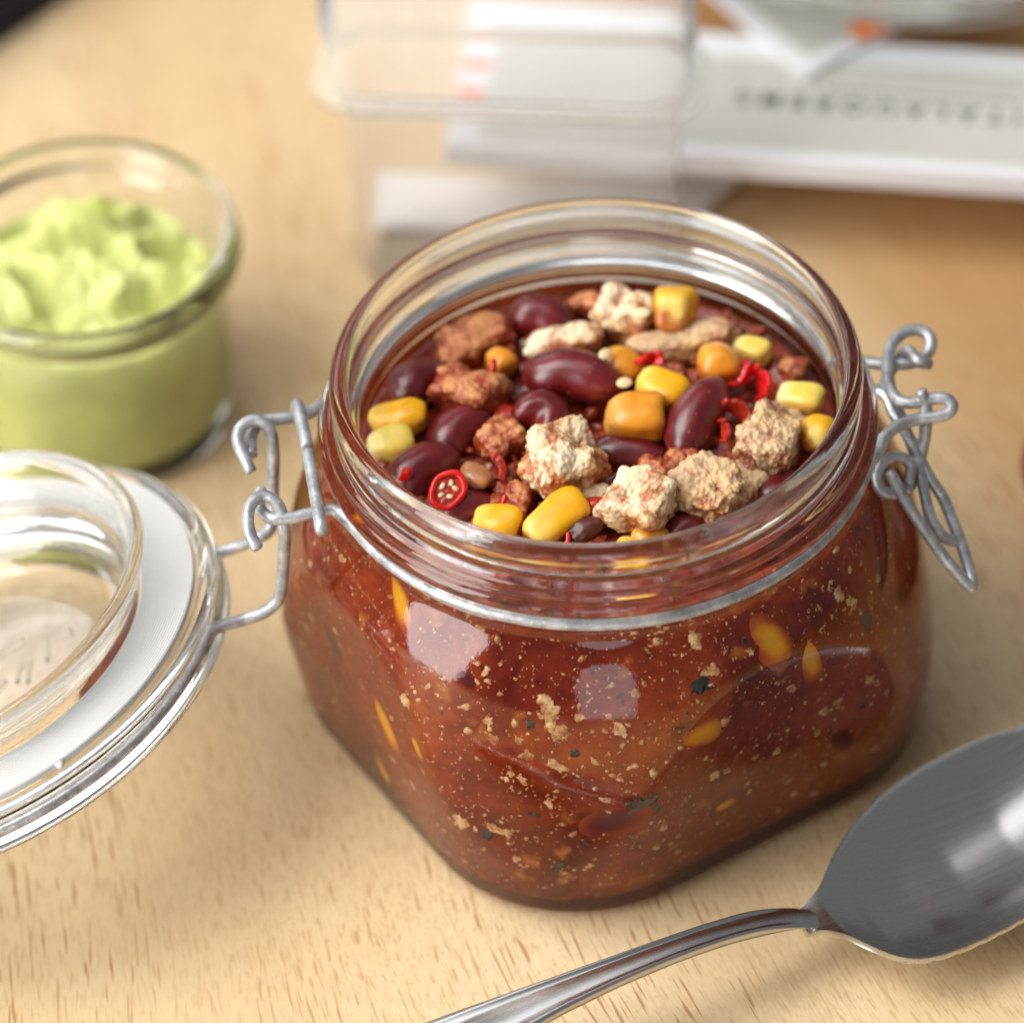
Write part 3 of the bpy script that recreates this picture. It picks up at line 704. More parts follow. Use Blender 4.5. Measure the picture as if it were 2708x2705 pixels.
beans = [ # px, py, z, L, W, T, angle, tilt, label
    (1083, 713, 62.6, 17.8, 9.6, 9.0, 10, (-4, 10), 'big glossy kidney bean lying full length in the middle of the chili'),
    (1022, 602, 60.2, 11.5, 8.6, 7.6, 14, (6, 0), 'kidney bean farthest from the camera, beside the rear tofu chunk'),
    (786, 725, 60.4, 12.0, 8.6, 8.0, -42, (8, 0), 'kidney bean by the left glass behind the reddish tofu chunk'),
    (866, 818, 59.4, 13.0, 9.2, 8.4, -38, (-8, 0), 'dark kidney bean half under sauce right of the left corn kernels'),
    (796, 888, 60.6, 14.0, 8.8, 8.2, -30, (-4, 6), 'kidney bean at the lower left with a chili scrap on it'),
    (1024, 792, 61.4, 10.8, 9.6, 9.0, 30, (14, -10), 'round dented kidney bean just below the big middle bean'),
    (1316, 790, 62.4, 17.2, 9.0, 8.8, -56, (-14, 0), 'long kidney bean standing on the slant right of the middle'),
    (1190, 862, 58.2, 14.0, 8.6, 7.4, 6, (2, 0), 'kidney bean sunk in dark sauce behind the front tofu chunks'),
    (878, 968, 57.6, 12.5, 8.8, 8.0, -12, (0, 0), 'dark kidney bean under the red chili ring at the front left'),
    (1296, 1006, 58.8, 8.5, 6.8, 6.5, -14, (0, 0), 'purple bean end showing just above the front rim'),
    (1470, 935, 58.0, 11.0, 8.0, 7.4, -50, (0, 0), 'dark bean in shadow at the front right below the brown tofu'),
]
for i, (x, y, z, L, Wd, T, a, tl, lab) in enumerate(beans):
    o = link('kidney_bean', bean_mesh(L, Wd, T, i*3.7, dent=0.42 if i == 5 else 0.16), M['bean'])
    register(place(o, x, y, z, a, tl), Wd*0.5); tag(o, lab, 'kidney bean', 'kidney beans in the chili')

corns = [ # px,py,z,L,W,T,angle,tilt,mat,label
    (754, 789, 61.4, 10.4, 6.8, 5.6, 2, (-4, 8), 'corn', 'bright corn kernel against the left glass, upper of two'),
    (738, 837, 60.2, 8.2, 6.4, 5.4, -8, (0, 14), 'corn_pale', 'pale corn kernel against the left glass, lower of two'),
    (1272, 583, 64.6, 7.6, 7.4, 7.0, -72, (34, 0), 'corn', 'yellow corn kernel standing at the back beside the rear tofu'),
    (1172, 692, 61.8, 8.2, 7.2, 6.0, 38, (12, -12), 'corn_tan', 'tan corn kernel touching the right end of the big bean'),
    (1250, 737, 62.8, 9.4, 7.4, 5.8, 24, (6, 8), 'corn', 'smooth yellow corn kernel above the wide golden kernel'),
    (1200, 788, 62.8, 10.2, 8.6, 7.0, -4, (8, 12), 'corn_tan', 'wide golden corn kernel with a cut left face in the middle'),
    (1354, 686, 62.6, 7.8, 7.4, 6.6, 62, (18, 0), 'corn_tan', 'square tan corn kernel left of the red chili curl'),
    (1420, 664, 60.8, 6.6, 5.0, 4.6, 20, (0, 0), 'corn_pale', 'small pale kernel by the back right glass'),
    (1510, 757, 61.2, 7.8, 6.2, 5.6, 12, (4, 0), 'corn_pale', 'pale yellow kernel behind the brown tofu at the right'),
    (1542, 820, 62.0, 7.4, 6.2, 5.8, -68, (26, 0), 'corn', 'vivid yellow kernel pressed to the right glass'),
    (940, 988, 61.2, 8.6, 6.6, 5.6, 12, (0, 16), 'corn', 'yellow kernel at the front beside the long kernel'),
    (1050, 980, 61.8, 11.6, 7.4, 6.0, -32, (-6, 14), 'corn', 'long yellow kernel slanting at the front below the tofu'),
    (944, 684, 60.4, 5.8, 5.2, 5.0, 40, (10, 0), 'corn_tan', 'round orange corn kernel behind the reddish tofu chunk'),
    (1224, 1018, 59.6, 6.2, 5.4, 5.0, -30, (20, 0), 'corn_tan', 'small kernel tip under the front tofu just above the rim'),
    (1193, 1062, 57.4, 8.6, 6.8, 6.2, 88, (30, 0), 'corn', 'yellow kernel seen through the front of the glass neck'),
]
for i, (x, y, z, L, Wd, T, a, tl, mt, lab) in enumerate(corns):
    o = link('corn_kernel', corn_mesh(L, Wd, T, i*2.9+1, 2.6+0.8*(i % 3)), M[mt])
    register(place(o, x, y, z, a, tl), Wd*0.5); tag(o, lab, 'corn kernel', 'corn kernels in the chili')

tofus = [ # px,py,z,dx,dy,dz,angle,tilt,mat,lump,sub,label
    (1176, 588, 63.6, 10.6, 9.0, 9.4, 12, (10, 8), 'tofu', 0.20, 5, 'cream tofu chunk at the very back beside the standing kernel'),
    (1062, 643, 62.2, 13.4, 6.4, 4.6, -6, (-10, 0), 'tofu', 0.16, 5, 'long cream tofu piece just behind the big kidney bean'),
    (882, 735, 62.4, 13.6, 8.6, 6.8, 12, (6, 0), 'tofu_red', 0.18, 5, 'sauce reddened tofu chunk at the left, between two beans'),
    (1064, 868, 64.2, 13.0, 11.2, 10.4, -24, (4, 8), 'tofu', 0.20, 6, 'white crumbly tofu chunk in the centre front'),
    (1207, 946, 64.0, 11.4, 11.2, 10.8, 18, (0, 14), 'tofu', 0.11, 6, 'white flat faced tofu chunk with a dark speck, front row middle'),
    (1342, 928, 63.0, 12.6, 11.0, 9.8, 24, (8, 4), 'tofu_stained', 0.18, 6, 'beige tofu chunk in the front row beside the white one'),
    (1446, 832, 63.4, 14.0, 10.6, 9.6, -66, (0, 10), 'tofu_stained', 0.19, 6, 'brown stained tofu chunk on the right by the vivid kernel'),
    (944, 832, 61.2, 8.0, 7.4, 6.4, -30, (0, 0), 'tofu_red', 0.24, 5, 'small red brown tofu crumble left of the dented bean'),
    (1292, 642, 61.8, 19.6, 6.4, 5.4, -9, (0, 0), 'tofu_stained', 0.20, 5, 'long brown tofu strip lying across the back right'),
    (976, 945, 60.8, 8.2, 4.8, 5.2, -82, (0, 0), 'tofu_red', 0.24, 5, 'orange brown tofu bit beside the front yellow kernel'),
    (892, 645, 60.2, 15.0, 8.6, 5.4, -16, (0, 0), 'tofu_red', 0.22, 5, 'flat red brown tofu crumble at the back left under sauce'),
    (1236, 892, 61.2, 7.6, 6.0, 5.6, 10, (0, 0), 'tofu_red', 0.26, 5, 'reddish tofu crumble between the front chunks'),
    (1110, 572, 60.4, 6.4, 4.0, 3.6, 8, (0, 0), 'tofu_red', 0.2, 4, 'small tan tofu scrap left of the rearmost chunk'),
    (1120, 934, 60.6, 4.8, 4.2, 4.0, 10, (0, 0), 'tofu', 0.2, 4, 'small pale tofu scrap left of the flat faced chunk'),
    (1404, 908, 60.6, 8.0, 6.6, 6.0, 30, (0, 0), 'tofu_stained', 0.24, 5, 'tan tofu crumb in the gap between the two right chunks'),
    (1290, 868, 60.8, 6.4, 5.6, 5.4, 30, (0, 0), 'tofu_red', 0.24, 5, 'red tofu crumb below the slanting bean'),
    (1494, 694, 59.4, 6.0, 4.6, 4.0, 20, (0, 0), 'tofu_red', 0.24, 4, 'dark red crumble in the sauce near the back right glass'),
    (1500, 800, 60.8, 6.2, 5.0, 5.0, 30, (0, 0), 'tofu_stained', 0.24, 4, 'tan tofu crumb between brown chunk and vivid kernel'),
]
for i, (x, y, z, dx, dy, dz, a, tl, mt, lp, sb, lab) in enumerate(tofus):
    o = link('tofu_chunk', tofu_mesh(dx*0.92, dy*0.92, dz*0.92, i+1, lp, sb, big=0.17), M[mt])
    register(place(o, x, y+4, z-0.6, a, tl), min(dx, dy)*0.5); tag(o, lab, 'tofu', 'tofu chunks in the chili')

# chili rings and scraps
def chili_ring():
    root = empty('chili_ring')
    nseg = 40; V = []; 
    for i in range(nseg):
        a = 2*math.pi*i/nseg; R = 3.0*(1+0.05*math.sin(2*a+0.6)+0.03*math.sin(5*a))
        for b in np.linspace(0, 2*math.pi, 12, endpoint=False):
            V.append(((R+0.62*math.cos(b))*math.cos(a), (R+0.62*math.cos(b))*math.sin(a)*0.86, 0.85*math.sin(b)+0.1*math.sin(3*a)))
    F = []
    for i in range(nseg):
        for j in range(12):
            F.append((i*12+j, ((i+1) % nseg)*12+j, ((i+1) % nseg)*12+(j+1) % 12, i*12+(j+1) % 12))
    link('skin_ring', mesh('skin_ring', V, F), M['chili'], root)
    V2, F2 = ICO[4]; P = []
    for v in V2:
        r = 1+0.10*noise.noise(Vector(v)*3)
        P.append((v[0]*2.7*r, v[1]*2.3*r, v[2]*0.34+0.25*noise.noise(Vector((v[0]*4, v[1]*4, 2)))-0.15))
    link('flesh', mesh('flesh', P, F2), M['tomato'], root)
    for k in range(5):
        s = link('seed', mesh('seed', [(v[0]*0.62, v[1]*0.42, v[2]*0.24) for v in ICO[2][0]], ICO[2][1]), M['seed'], root)
        a = k*1.3+0.4; s.location = Vector((1.35*math.cos(a), 1.1*math.sin(a), 0.28))*S; s.rotation_euler = (0.2, 0.1, a*2)
    return root
cr = chili_ring(); register(place(cr, 845, 925, 62.6, -30, (-22, 26)), 2.5)
tag(cr, 'round red chili slice with seeds on the front left bean', 'chili slice', 'red chili pieces on the chili')

def chili_arc(R, sweep, w, th, seed=0, notch=0.0, mat='chili'):
    n1, V = 22, []
    for i in range(n1):
        t = i/(n1-1); a = (t-0.5)*sweep
        ww = w*(1+0.15*noise.noise(Vector((t*6, seed, 0))))-notch*w*max(0, math.sin(t*math.pi*3))**2
        for (dr, dz) in ((-th/2, -ww/2), (th/2, -ww/2), (th*0.62, 0), (th/2, ww/2), (-th/2, ww/2), (-th*0.4, 0)):
            V.append(((R+dr)*math.cos(a)-R, (R+dr)*math.sin(a), dz))
    F = grid_faces(n1, 6); F.append(tuple(range(6))[::-1]); F.append(tuple((n1-1)*6+j for j in range(6)))
    me = mesh('chili_scrap', V, F)
    o = link('chili_scrap', me, M[mat])
    bv = o.modifiers.new('round', 'BEVEL'); bv.width = 0.00025; bv.segments = 2; bv.limit_method = 'ANGLE'
    return o
scraps = [ # px,py,z,R,sweep,w,th,angle,tilt,mat,notch,label
    (765, 898, 63.6, 2.4, 1.3, 1.7, 0.7, 88, (0, 70), 'chili', 0, 'short red chili scrap lying on the lower left bean'),
    (1218, 680, 64.8, 2.0, 1.6, 2.8, 0.7, 60, (20, 60), 'chili', 0.5, 'left prong of the forked red chili bit behind the yellow kernel'),
    (1240, 676, 64.8, 2.4, 1.0, 2.4, 0.7, -50, (20, 60), 'chili', 0.3, 'right prong of the forked red chili bit behind the yellow kernel'),
    (1408, 712, 64.0, 2.6, 2.2, 3.8, 0.9, 30, (10, 50), 'chili', 0.4, 'left half of the big red chili curl at the right'),
    (1442, 722, 63.4, 2.9, 2.2, 3.8, 0.9, -20, (20, 30), 'chili', 0.5, 'right half of the big red chili curl at the right'),
    (948, 955, 61.4, 2.6, 1.4, 1.6, 0.7, 40, (0, 40), 'chili', 0, 'red chili scrap just behind the front yellow kernel'),
    (930, 697, 62.8, 2.8, 1.3, 1.4, 0.7, 20, (0, 50), 'chili', 0, 'red chili sliver touching the orange kernel at the left'),
    (946, 880, 62.0, 3.0, 1.6, 2.4, 1.2, -14, (0, 40), 'tomato', 0.2, 'red tomato bit right of the amber onion piece'),
    (1370, 812, 63.6, 2.6, 1.6, 2.4, 0.6, -20, (20, 50), 'tomato', 0.6, 'torn dark pink bean skin on the slanting bean foot'),
    (1392, 770, 63.2, 3.6, 1.8, 3.4, 0.9, -70, (0, 30), 'tomato', 0.3, 'dark red tomato skin along the right side of the slanting bean'),
    (1072, 1022, 61.0, 2.6, 1.2, 1.6, 0.7, 10, (0, 30), 'chili', 0, 'red chili scrap at the front rim under the charred piece'),
]
for i, (x, y, z, R_, sw, w, th, a, tl, mt, nt, lab) in enumerate(scraps):
    o = chili_arc(R_, sw, w, th, i, nt, mt); register(place(o, x, y, z, a, tl), 1.2)
    tag(o, lab, 'tomato piece' if mt == 'tomato' else 'chili piece', 'red chili pieces on the chili' if mt == 'chili' else None)

def soft_bit(name, dims, seed, mat, sub=4, lump=0.15):
    me = tofu_mesh(*dims, seed, lump, sub, 2.6, 0.2); me.name = name
    return link(name, me, M[mat])
for (x, y, z, d, a, mt, nm, lab, cat) in [
    (903, 898, 61.8, (5.4, 3.8, 2.4), 24, 'onion', 'onion_piece', 'translucent amber onion piece beside the chili ring', 'onion piece'),
    (1104, 1004, 60.6, (6.0, 4.4, 4.0), -20, 'char', 'charred_tomato', 'blackened tomato skin at the front rim beside the long kernel', 'tomato piece'),
    (1132, 962, 61.4, (4.4, 5.4, 4.6), -80, 'tomato', 'tomato_piece', 'dark red tomato cube against the flat faced tofu', 'tomato piece'),
    (960, 782, 59.8, (7, 5, 3.4), 12, 'tomato', 'tomato_piece', 'glossy red tomato pulp between the left beans', 'tomato piece')]:
    o = soft_bit(nm, d, len(lab), mt); register(place(o, x, y, z, a), 2.2); tag(o, lab, cat)
for (x, y, z, a, lab) in [(1142, 668, 66.2, -40, 'pale chili seed on the tofu behind the big bean'), (1178, 722, 64.6, -10, 'pale chili seed on the tan kernel by the big bean'),
                          (1212, 590, 69.0, 0, 'pale seed on the rear tofu chunk')]:
    o = link('chili_seed', mesh('chili_seed', [(v[0]*1.35, v[1]*1.0, v[2]*0.35) for v in ICO[3][0]], ICO[3][1]), M['seed'])
    place(o, x, y, z, a, (0, 20)); tag(o, lab, 'seed')

# loose mince in the gaps ------------------------------------------------------------
MV, MF = [], []
rm = random.Random(23)
for k in range(260):
    a, r = rm.uniform(0, 2*math.pi), 38.0*math.sqrt(rm.random())
    x, y = r*math.sin(a), -r*math.cos(a)
    if y > 30 and rm.random() < 0.3: continue
    sz = rm.uniform(0.9, 2.6)*(0.8 if rm.random() < 0.6 else 1.25)
    V0, F0 = ICO[3 if sz > 1.6 else 2]; b = len(MV); sd = rm.random()*90
    R0 = Matrix.Rotation(rm.uniform(0, 6), 3, 'Z')
    for v in V0:
        q = Vector(v); kk = 1+0.55*noise.noise(q*1.1+Vector((sd, 0, 0)))+0.30*(0.5-noise.voronoi(q*1.6+Vector((sd, 1, 0)))[0][0])
        w3 = R0 @ Vector((v[0]*sz*0.75*kk, v[1]*sz*0.52*kk, v[2]*sz*0.5*kk))
        MV.append((x+w3.x, y+w3.y, 59.0+0.7*math.sin(sd)+w3.z))
    for f in F0: MF.append(tuple(b+i for i in f))
mm = mesh('tofu_mince', MV, MF); setattr_f(mm, 'stain', [0.15*noise.noise(Vector(q)*0.5) for q in MV])
tag(link('tofu_mince', mm, M['tofu_red']), 'small red brown mince crumbs bedded in the sauce between the larger pieces', 'mince', kind='stuff')

# sauce: top relief joined to the body pressed against the glass -------------------
IT = np.array(ITEMS)
def sauce_h(x, y, r):
    q = Vector((x, y, 0))
    h = 0.9*noise.noise(q*0.14)+0.7*noise.noise(q*0.33+Vector((9, 2, 1)))+0.35*noise.fractal(q*0.8, 1.0, 2.0, 3)
    f1 = noise.voronoi(q*0.24+Vector((3, 3, 0.3)))[0][0]
    h += 1.1*(0.45-min(f1, 0.7))
    d = np.hypot(IT[:, 0]-x, IT[:, 1]-y)
    h += min(2.6, float(np.sum(1.25*np.exp(-(d/(IT[:, 2]+1.9))**4))))
    return h
NS = 224
PS = np.linspace(0, 2*np.pi, NS, endpoint=False)
V = []; mi = []
radii_top = list(np.linspace(0.3, 38.6, 92))+[39.3, 39.8]
for r in radii_top:
    for q in PS:
        x, y = r*math.sin(q), -r*math.cos(q)
        e = min(1, max(0, (40.2-r)/2.6))
        V.append((x, y, ZS+min(3.1, sauce_h(x, y, r))*e+(1-e)*(0.35+0.5*noise.noise(Vector((math.cos(q)*2.2, math.sin(q)*2.2, 0)))))  )
nt_ = len(radii_top)
zs = list(np.linspace(57.2, 7.5, 70))+[6.6, 5.6, 4.6, 3.8, 3.2, 2.9]
for z in zs:
    base = (np.maximum(inner_r(z, PS), 40.1) if z > 56 else inner_r(z, PS))+0.28
    for r, q in zip(base, PS): V.append((r*math.sin(q), -r*math.cos(q), z-0.0))
for f_ in (0.85, 0.02):
    for r, q in zip(inner_r(3.0, PS)*f_, PS): V.append((r*math.sin(q), -r*math.cos(q), 2.7))
F = grid_faces(nt_+len(zs)+2, NS, flip=True)
F.append(tuple(range(NS))); F.append(tuple((nt_+len(zs)+1)*NS+j for j in range(NS))[::-1])
me = mesh('chili_sauce', V, F)
sauce = link('chili_sauce', me, [M['sauce_top'], M['sauce_side']])
idx = np.zeros(len(me.polygons), np.int32); idx[(nt_)*NS:] = 1
me.polygons.foreach_set('material_index', idx)
tag(sauce, 'thick red brown chili sauce filling the clip jar', 'sauce', kind='stuff')

# solids seen through the glass wall ------------------------------------------------
def wall_at(px, py, off=0.3, k=1.0):
    d = FW+RT*(px*k-1354)/FPX-UP*(py*k-1352.5)/FPX
    d = d/np.linalg.norm(d)
    # bend the ray a little at the outer glass face, then march to the sauce face
    t = DIST-90; X = CAMP+d*t
    for _ in range(2400):
        X = X+d*0.1
        if X[2] < 4: return None
        if 0 < X[2] < 58.5:
            ph_ = math.atan2(X[0], -X[1]); r = math.hypot(X[0], X[1])
            if r < float(outer_r(X[2], np.array([ph_]))[0]): break
    ph_ = math.atan2(X[0], -X[1])
    e = 0.4
    r0 = float(outer_r(X[2], np.array([ph_]))[0])
    dr = (float(outer_r(X[2]+e, np.array([ph_]))[0])-float(outer_r(X[2]-e, np.array([ph_]))[0]))/(2*e)
    dp = (float(outer_r(X[2], np.array([ph_+0.01]))[0])-float(outer_r(X[2], np.array([ph_-0.01]))[0]))/0.02/r0
    er = np.array([math.sin(ph_), -math.cos(ph_), 0]); ep = np.array([math.cos(ph_), math.sin(ph_), 0])
    nn = er-ep*dp-np.array([0, 0, dr]); nn /= np.linalg.norm(nn)
    eta = 1/1.5; c = -(d@nn); d2 = eta*d+(eta*c-math.sqrt(max(0, 1-eta*eta*(1-c*c))))*nn
    for _ in range(400):
        X = X+d2*0.05
        ph_ = math.atan2(X[0], -X[1]); r = math.hypot(X[0], X[1])
        if r < float(inner_r(X[2], np.array([ph_]))[0])+off or X[2] < 4.4: break
    if X[2] < 5 or X[2] > 57.5: return None
    return X, nn
def stick(o, px, py, rot=0, sink=0.0):
    r = wall_at(px, py)
    if r is None: return False
    X, nn = r
    Z = Vector(nn); xa = Vector((0, 0, 1)).cross(Z).normalized(); ya = Z.cross(xa)
    R = Matrix((xa, ya, Z)).transposed().to_4x4()
    o.matrix_world = Matrix.Translation(Vector(X-nn*sink)*S) @ R @ Matrix.Rotation(math.radians(rot), 4, 'Z')
    return True
wallcorn = [ # full px
    (1020, 1915, 11, 5.4, 60, 'large blurred corn kernel behind the left face of the jar'),
    (1103, 1980, 5, 2.6, 62, 'small yellow kernel edge behind the left face, right of the large kernel'),
    (1010, 2030, 6, 3.0, 64, 'lowest yellow kernel behind the left face of the jar'),
    (2040, 1695, 8, 5.6, 75, 'yellow kernel behind the right face just under the wire'),
    (2146, 1755, 10, 4.4, 80, 'upright tapering corn kernel behind the right face of the jar'),
    (1850, 1945, 9, 6.0, 10, 'orange yellow kernel in the middle of the right face'),
    (1915, 2130, 4.6, 2.4, 0, 'tiny yellow kernel edge low on the right face'),
    (1062, 1600, 9, 3.4, 48, 'yellow kernel behind the left shoulder under the wire'),
    (955, 1425, 6, 2.6, 56, 'yellow kernel edge at the upper left shoulder'),
]
for i, (x, y, L, Wd, rot, lab) in enumerate(wallcorn):
    me = corn_mesh(L*1.25, Wd*1.25, 2.0, i*1.7+40, 2.3)
    nv = ICO[4][0]; sh = 0.5*math.sin(i*2.1)
    setattr_f(me, 'cover', np.clip(np.hypot(nv[:, 0]+sh*0.5, nv[:, 1])*1.25-0.42, 0, 1))
    o = link('corn_kernel', me, M['corn_in_sauce'])
    if not stick(o, x, y, -rot, 0.72): bpy.data.objects.remove(o); continue
    tag(o, lab, 'corn kernel', 'corn kernels in the chili')
def bean_behind():
    m, n, l, b = new_mat('bean_behind_sauce')
    v = coords(n, l); a_ = N(n, 'ShaderNodeAttribute', attribute_name='cover')
    t = N(n, 'ShaderNodeTexNoise', i_Scale=220, i_Detail=3.0); l.new(v, t.inputs['Vector'])
    ad = n.new('ShaderNodeMath'); ad.operation = 'ADD'; l.new(a_.outputs['Fac'], ad.inputs[0]); l.new(t.outputs['Fac'], ad.inputs[1])
    r = ramp(n, [(0.25, (0.09, 0.004, 0.008)), (0.50, (0.16, 0.009, 0.007)), (0.78, (0.29, 0.034, 0.008))])
    h = n.new('ShaderNodeMath'); h.operation = 'MULTIPLY'; h.inputs[1].default_value = 0.62; l.new(ad.outputs[0], h.inputs[0]); l.new(h.outputs[0], r.inputs['Fac'])
    l.new(r.outputs['Color'], b.inputs['Base Color']); b.inputs['Roughness'].default_value = 0.5; b.inputs['Specular IOR Level'].default_value = 0.1
    return m
M['bean_behind'] = bean_behind()
for i, (x, y, L, Wd, rot, lab) in enumerate([(1235, 1800, 6, 5, 30, 'small dark purple bean patch behind the upper front glass'), (1620, 2175, 13, 8, -20, 'dark bean low behind the front corner of the jar'),
        (880, 1700, 12, 7, 60, 'dark bean behind the left face of the jar'), (2230, 1960, 12, 7, 60, 'dark bean low behind the right face of the jar'), (1180, 2235, 10, 4, 35, 'thin dark bean edge at the lower left bottom of the jar')]):
    me = bean_mesh(L, Wd, 2.0, i+60); me.name = 'kidney_bean'
    nv = ICO[4][0]; setattr_f(me, 'cover', np.clip(np.hypot(nv[:, 0], nv[:, 1])*1.2-0.35, 0, 1))
    o = link('kidney_bean', me, M['bean_behind'])
    if not stick(o, x, y, -rot, 0.80): bpy.data.objects.remove(o); continue
    tag(o, lab, 'kidney bean', 'kidney beans in the chili')
rw = random.Random(11)
big = [(1455, 1880, 4.6), (1480, 1935, 4.2), (1440, 1850, 3.0), (1290, 1905, 2.2), (1305, 1955, 2.4), (1240, 1935, 1.8), (1393, 1998, 2.6), (1472, 2025, 2.8), (1640, 1930, 3.0),
       (1222, 2175, 3.4), (1307, 2190, 2.6), (1338, 2200, 2.2), (1290, 1800, 1.4), (1285, 1775, 1.6), (1075, 1855, 2.8), (1040, 2010, 2.0), (1090, 2075, 2.0), (1380, 2060, 1.8), (1350, 2045, 1.6), (1452, 2125, 1.8),
       (1760, 1655, 1.6), (1840, 1700, 3.0), (1680, 1670, 1.6), (1740, 1700, 2.0), (1885, 1770, 2.2), (1865, 1780, 1.6), (2300, 1800, 2.6), (2180, 1880, 2.4), (2215, 1855, 2.4), (2160, 1935, 2.0), (2095, 1820, 2.2), (2220, 1570, 2.8), (2250, 1590, 2.4),
       (1755, 2185, 2.4), (2000, 2000, 1.6), (2055, 1985, 2.0), (1890, 2050, 2.6), (2075, 2190, 1.5), (1980, 2095, 1.6), (1370, 2270, 1.6), (1560, 2290, 1.4), (840, 1870, 1.8), (800, 1700, 1.6), (905, 1480, 1.6), (820, 1490, 1.6), (1640, 2060, 1.8)]
CV, CF = [], []
def crumb(px, py, size, rot, sub=2, sink=0.1, el=1.0, thick=0.28):
    r = wall_at(px, py)
    if r is None: return
    X, nn = r
    Z = np.array(nn); xa = np.cross([0, 0, 1.0], Z); xa /= np.linalg.norm(xa); ya = np.cross(Z, xa)
    V0, F0 = ICO[sub]; b = len(CV); sd = rw.random()*50
    c, s = math.cos(rot), math.sin(rot)
    for v in V0:
        k = 1+0.75*noise.noise(Vector(v)*1.4+Vector((sd, 0, 0)))+0.4*noise.noise(Vector(v)*3.2+Vector((sd, 4, 0)))
        x, y, z = v[0]*size/2*k*el, v[1]*size/2*k/el, v[2]*thick
        CV.append(X-Z*sink+xa*(x*c-y*s)+ya*(x*s+y*c)+Z*z)
    for f in F0: CF.append(tuple(b+i for i in f))
for x, y, s_ in big:
    crumb(x, y, s_*0.85, rw.uniform(0, 3.1), 4, 0.12, rw.uniform(0.9, 1.3))
    for _ in range(3): crumb(x+rw.gauss(0, 26), y+rw.gauss(0, 30), rw.uniform(0.4, 1.0), rw.uniform(0, 3), 2, 0.08, rw.uniform(0.8, 1.4), 0.2)
for _ in range(760):
    x = rw.uniform(760, 2450); y = rw.uniform(1450, 2330)
    crumb(x, y, min(1.8, 0.28*math.exp(rw.expovariate(1.5))), rw.uniform(0, 3), 1 if rw.random() < 0.5 else 2, 0.08, rw.uniform(0.8, 1.5), 0.2)
cr_me = mesh('tofu_crumbs', CV, CF)
tag(link('tofu_crumbs', cr_me, M['crumb']), 'pale tofu crumbs scattered in the sauce behind the jar wall', 'crumbs', kind='stuff')
CV, CF = [], []
for x, y, s_, e in [(1850, 1810, 3.6, 1.1), (2290, 1640, 3.4, 0.8), (1295, 2205, 2.6, 1.2), (1420, 2155, 1.6, 1), (1480, 2290, 1.8, 1.6), (1405, 1915, 2.2, 1), (1520, 1990, 2.0, 1), (1970, 1700, 1.6, 1), (2000, 1697, 1.0, 1), (1400, 2150, 1.2, 1), (1545, 2230, 1.6, 1.3), (2380, 1570, 2.2, 0.8)]:
    crumb(x, y, s_, rw.uniform(0, 3), 3, 0.16, e, 0.24)
for _ in range(36):
    crumb(rw.uniform(780, 2430), rw.uniform(1500, 2330), rw.uniform(0.25, 0.7), 0, 1, 0.1, 1, 0.2)
tag(link('black_specks', mesh('black_specks', CV, CF), M['black']), 'charred black specks in the sauce behind the jar wall', 'specks', kind='stuff')
CV, CF = [], []
crumb(1700, 2130, 4.6, 0.6, 4, 0.05, 1.15, 0.26)
o = link('air_bubble', mesh('air_bubble', CV, CF), M['air']); tag(o, 'dark almond shaped air pocket against the glass low on the front', 'air bubble')
CV, CF = [], []
for x, y, s_, rot, e in [(1215, 1830, 4.0, 0.9, 1.3), (880, 1640, 4.0, 1.0, 1.4), (1180, 2225, 5.0, -0.5, 2.0), (1560, 2170, 5.0, 0.2, 1.6), (2210, 1760, 5.0, 0.9, 1.2)]:
    pass

V, F = [], []
for k in range(75):
    a = rw.gauss(0.6, 0.9) if k < 45 else rw.uniform(0, 6.28); z = rw.uniform(58.5, 70) if k % 3 else rw.uniform(58, 61)
    ri = float(np.interp(z, [57, 60, 61.4, 62.8, 64.6, 66, 68.2, 71.5], [40.0, 39.9, 39.8, 40.35, 39.8, 39.6, 40.2, 40.8]))-0.05
    sz = rw.uniform(0.10, 0.34); b = len(V); er = np.array([math.sin(a), -math.cos(a), 0]); et = np.array([math.cos(a), math.sin(a), 0])
    for v in ICO[1][0]: V.append(er*(ri+v[2]*0.12)+et*(v[0]*sz)+np.array([0, 0, z+v[1]*sz*rw.uniform(0.8, 1.3)]))
    for f in ICO[1][1]: F.append(tuple(b+i for i in f))
tag(link('sauce_specks', mesh('sauce_specks', V, F), M['tomato']), 'tiny dried sauce specks on the inside of the jar neck', 'specks', kind='stuff')

# ------------------------------------------------------------------ spoon
spoon = tag(empty('table_spoon', (33, -62, 0)), 'stainless steel table spoon lying in front of the clip jar', 'spoon')
sa = math.radians(25); D2 = np.array([math.cos(sa), math.sin(sa)]); N2 = np.array([-D2[1], D2[0]]); O2 = np.array([33.0, -62.0])
def spw(s, t, z):
    q = D2*s+N2*t; return (q[0], q[1], z)
ss = [-5, -2.5, 0, 1.5, 3, 5, 7.5, 10, 13, 16, 20, 24, 29, 34, 39, 44, 49, 53, 57, 60, 62, 63.2]
hw = [2.4, 3.1, 4.6, 7.0, 9.6, 12.2, 14.0, 15.3, 16.5, 17.4, 18.2, 18.6, 18.8, 18.7, 18.2, 17.2, 15.3, 13.0, 9.9, 6.8, 4.0, 1.0]
cl = [0, -0.1, -0.8, -2.0, -2.9, -3.5, -3.4, -2.9, -2.2, -1.5, -0.7, 0.1, 0.9, 1.6, 2.3, 3.0, 3.7, 4.3, 4.9, 5.3, 5.6, 5.8]
ss2 = np.linspace(-5, 63.2, 70); hw2 = np.interp(ss2, ss, hw); cl2 = np.interp(ss2, ss, cl)
for _ in range(3):
    hw2[1:-1] = 0.25*hw2[:-2]+0.5*hw2[1:-1]+0.25*hw2[2:]; cl2[1:-1] = 0.25*cl2[:-2]+0.5*cl2[1:-1]+0.25*cl2[2:]
